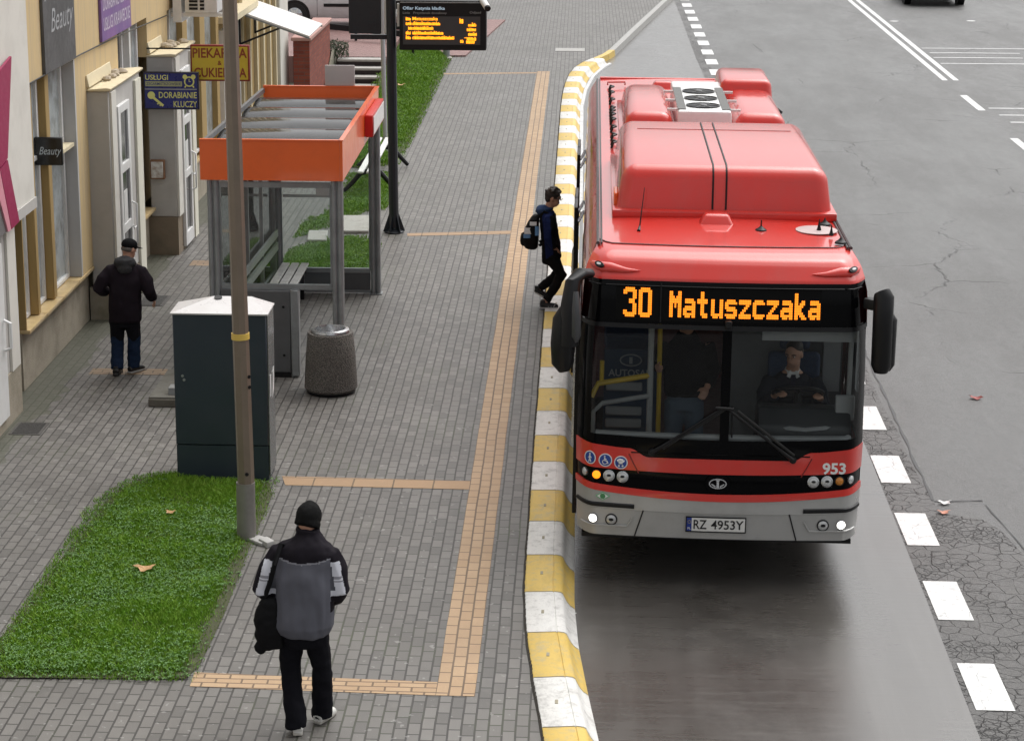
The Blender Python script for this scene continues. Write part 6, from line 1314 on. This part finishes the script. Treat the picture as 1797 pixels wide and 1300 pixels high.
remesh('hair', b, m_hairb, p, .008, 1, .005, 40.)
b = B()
for k in (-1, 1): b.tube([c + s_ * (.031 * k + .022 * math.cos(a)) + f_ * .098 + u_ * (.008 + .016 * math.sin(a)) for a in (2 * math.pi * i / 14 for i in range(15))], .0028, 5); b.tube([c + s_ * .053 * k + f_ * .096 + u_ * .01, c + s_ * .078 * k + f_ * .0 + u_ * .012], .003, 5)
b.done('glasses', m_black, p)
bp = thing('backpack', 'black backpack with white and blue patches worn by the boy', 'backpack', (-.40, 28.72, .15), R(-90), local=True)
b = B(); n_ = 18
b.loft([[V_((rx * math.copysign(abs(math.cos(a)) ** .6, math.cos(a)), cy + ry * math.copysign(abs(math.sin(a)) ** .6, math.sin(a)), z)) for a in (2 * math.pi * k / n_ for k in range(n_))] for z, cy, rx, ry in ((.80, -.22, .10, .05), (.82, -.225, .13, .085), (.92, -.235, .145, .105), (1.08, -.215, .14, .09), (1.20, -.185, .12, .06), (1.25, -.165, .08, .03))]); ellip(b, (0, -.335, .92), (.10, 0, 0), (0, .04, 0), (0, 0, .09))
remesh('pack', b, m_bag, bp, .010, 3, .006, 12.)
for (z0, z1, yy, mt) in ((1.13, 1.18, -.2, m_swh), (1.02, 1.10, -.27, m_swh), (.965, 1.015, -.28, None), (1.0, 1.12, -.15, None)):
    mt = mt or (bpy.data.materials.get('pale blue patch') or M('pale blue patch', (.14, .30, .55), .6, var=.2))
    b = B(); b.grid(lambda u, z: (.152 - .02 * abs(u - .5) - max(0, z - 1.02) * .10, yy + (u - .5) * (.09 if yy < -.18 else .05), z), [0, .5, 1], lin(z0, z1, 3)); b.done('patch', mt, bp, flip=False, solid=.004)
for s in (-1, 1): b = B(); b.tube([(s * .09, -.14, 1.22), (s * .10, -.06, 1.31), (s * .10, .075, 1.24), (s * .12, .095, 1.08), (s * .12, -.02, .92), (s * .11, -.12, .86)], .02, 8, .5, (1, 0, 0)); b.done('strap', m_bag, bp)

# --- driver behind the windscreen
p = thing('person', 'bus driver in dark pullover, white collar and tie at the steering wheel', 'person', (1.985, 19.98, 0), R(180), local=True)
hc = (.0, .10, 1.855); f = (.42, .85, -.18)
AL = [(-.185, .03, 1.60), (-.27, .15, 1.36), (-.215, .44, 1.545)]; AR = [(.185, .03, 1.60), (.27, .17, 1.38), (.18, .42, 1.56)]
b = B(); head(b, hc, f, (0, .03, 1.68)); rings(b, [(1.08, 0, .05, .17, .14), (1.35, 0, .05, .17, .13), (1.55, 0, .03, .17, .10), (1.65, 0, .02, .11, .07), (1.70, 0, .02, .06, .06)])
limbs(b, [(AL, [.05, .045, .03]), (AR, [.05, .045, .03]), ([(-.1, .05, 1.12), (-.14, .42, 1.12), (-.12, .48, .62)], [.085, .07, .05]), ([(.1, .05, 1.12), (.14, .42, 1.12), (.12, .48, .62)], [.085, .07, .05])])
hand(b, AL[2], (.12, .5, .22), (-.55, -.2, .8), 1, .9); hand(b, AR[2], (-.2, .5, .2), (.55, -.2, .8), -1, .9); remesh('body', b, m_skin, p, .0085, 3); eyes(hc, f, p)
b = B(); rings(b, [(1.10, 0, .06, .21, .18), (1.35, 0, .06, .205, .17), (1.52, 0, .04, .215, .135), (1.60, 0, .03, .19, .11), (1.66, 0, .02, .11, .08)])
limbs(b, [([AL[0], (-.25, .09, 1.47), AL[1], (-.25, .30, 1.45), (-.222, .40, 1.52)], [.085, .08, .07, .06, .052]), ([AR[0], (.25, .10, 1.47), AR[1], (.235, .30, 1.46), (.19, .38, 1.53)], [.085, .08, .07, .06, .052])]); remesh('pullover', b, cloth('navy pullover', (.018, .020, .028)), p, .0115, 3, .006, 9.)
b = B(); b.tube([(0, .02, 1.655), (0, .03, 1.70)], [.085, .068], 16); b.bar((-.015, .085, 1.69), (-.045, .125, 1.64), .035, .012, (0, 1, 0)); b.bar((.015, .085, 1.69), (.045, .125, 1.64), .035, .012, (0, 1, 0)); b.done('collar', M('white shirt', (.62, .62, .62), .8), p)
b = B(); b.bar((0, .125, 1.665), (0, .155, 1.56), .04, .015, (0, 1, 0)); b.done('tie', cloth('dark tie', (.02, .02, .035)), p)
s_, f_, u_ = basis(f); c = V_(hc); b = B(); ellip(b, c + u_ * .060 - f_ * .022, s_ * .078, f_ * .090, u_ * .074, 18, 12); ellip(b, c - f_ * .045 + u_ * .01, s_ * .079, f_ * .06, u_ * .06); remesh('hair', b, m_hairb, p, .009, 2)
b = B(); limbs(b, [([(-.1, .03, 1.13), (-.14, .40, 1.12), (-.14, .47, 1.0), (-.125, .49, .6)], [.10, .085, .07, .06]), ([(.1, .03, 1.13), (.14, .40, 1.12), (.14, .47, 1.0), (.125, .49, .6)], [.10, .085, .07, .06])]); remesh('trousers', b, cloth('driver trousers', (.012, .012, .015)), p, .012, 3)
# --- passenger standing by the pole inside
p = thing('person', 'standing passenger in black jacket and blue jeans holding the pole inside the bus', 'person', (1.02, 20.36, .44), R(180), local=True)
hc = (0, .06, 1.60); f = (-.5, .8, -.1)
AL = [(-.19, .02, 1.38), (-.26, .02, 1.12), (-.20, .18, 1.0)]; AR = [(.19, .02, 1.38), (.26, .12, 1.20), (.265, .27, 1.21)]; LL = [(-.09, 0, .84), (-.10, .03, .46), (-.11, 0, .09)]; LR = [(.09, 0, .84), (.10, .03, .46), (.11, .02, .09)]
b = B(); head(b, hc, f, (0, .02, 1.44)); rings(b, [(.80, 0, 0, .15, .10), (1.2, 0, .01, .15, .10), (1.40, 0, .02, .13, .08), (1.46, 0, .03, .06, .06)]); limbs(b, [(AL, [.05, .04, .03]), (AR, [.05, .04, .03]), (LL, [.08, .055, .04]), (LR, [.08, .055, .04])]); hand(b, AL[2], (.3, .7, -.4), (-.5, .3, .7), 1); hand(b, AR[2], (.05, .6, .1), (.9, .2, .1), -1, 1.); remesh('body', b, m_skin, p, .009, 3); eyes(hc, f, p)
b = B(); rings(b, [(.88, 0, 0, .19, .14), (.92, 0, 0, .20, .155), (1.15, 0, .0, .21, .15), (1.34, 0, .01, .20, .13), (1.42, 0, .02, .13, .10), (1.50, 0, .03, .08, .08)]); limbs(b, [([AL[0], AL[1], (-.21, .15, 1.01)], [.085, .075, .058]), ([AR[0], AR[1], (.265, .23, 1.21)], [.085, .075, .058])]); remesh('jacket', b, cloth('black rain jacket', (.008, .007, .008), 60, .1), p, .0115, 3, .008, 9.)
b = B(); rings(b, [(.74, 0, 0, .16, .12), (.92, 0, 0, .165, .12)]); limbs(b, [([(-.09, 0, .82), (-.10, .03, .46), (-.11, 0, .06)], [.10, .085, .075]), ([(.09, 0, .82), (.10, .03, .46), (.11, .02, .06)], [.10, .085, .075])]); remesh('jeans', b, cloth('faded jeans', (.10, .14, .19)), p, .0115, 3, .007, 9.)
shoe('shoe', (-.11, 0, .088), (-.1, 1), [m_blk, m_blk], p); shoe('shoe', (.11, .02, .088), (.1, 1), [m_blk, m_blk], p)
b = B(); ellip(b, V_(hc) + V_((0, -.01, .05)), (.08, 0, 0), (0, .10, 0), (0, 0, .085)); remesh('hair', b, m_hairb, p, .01, 2)
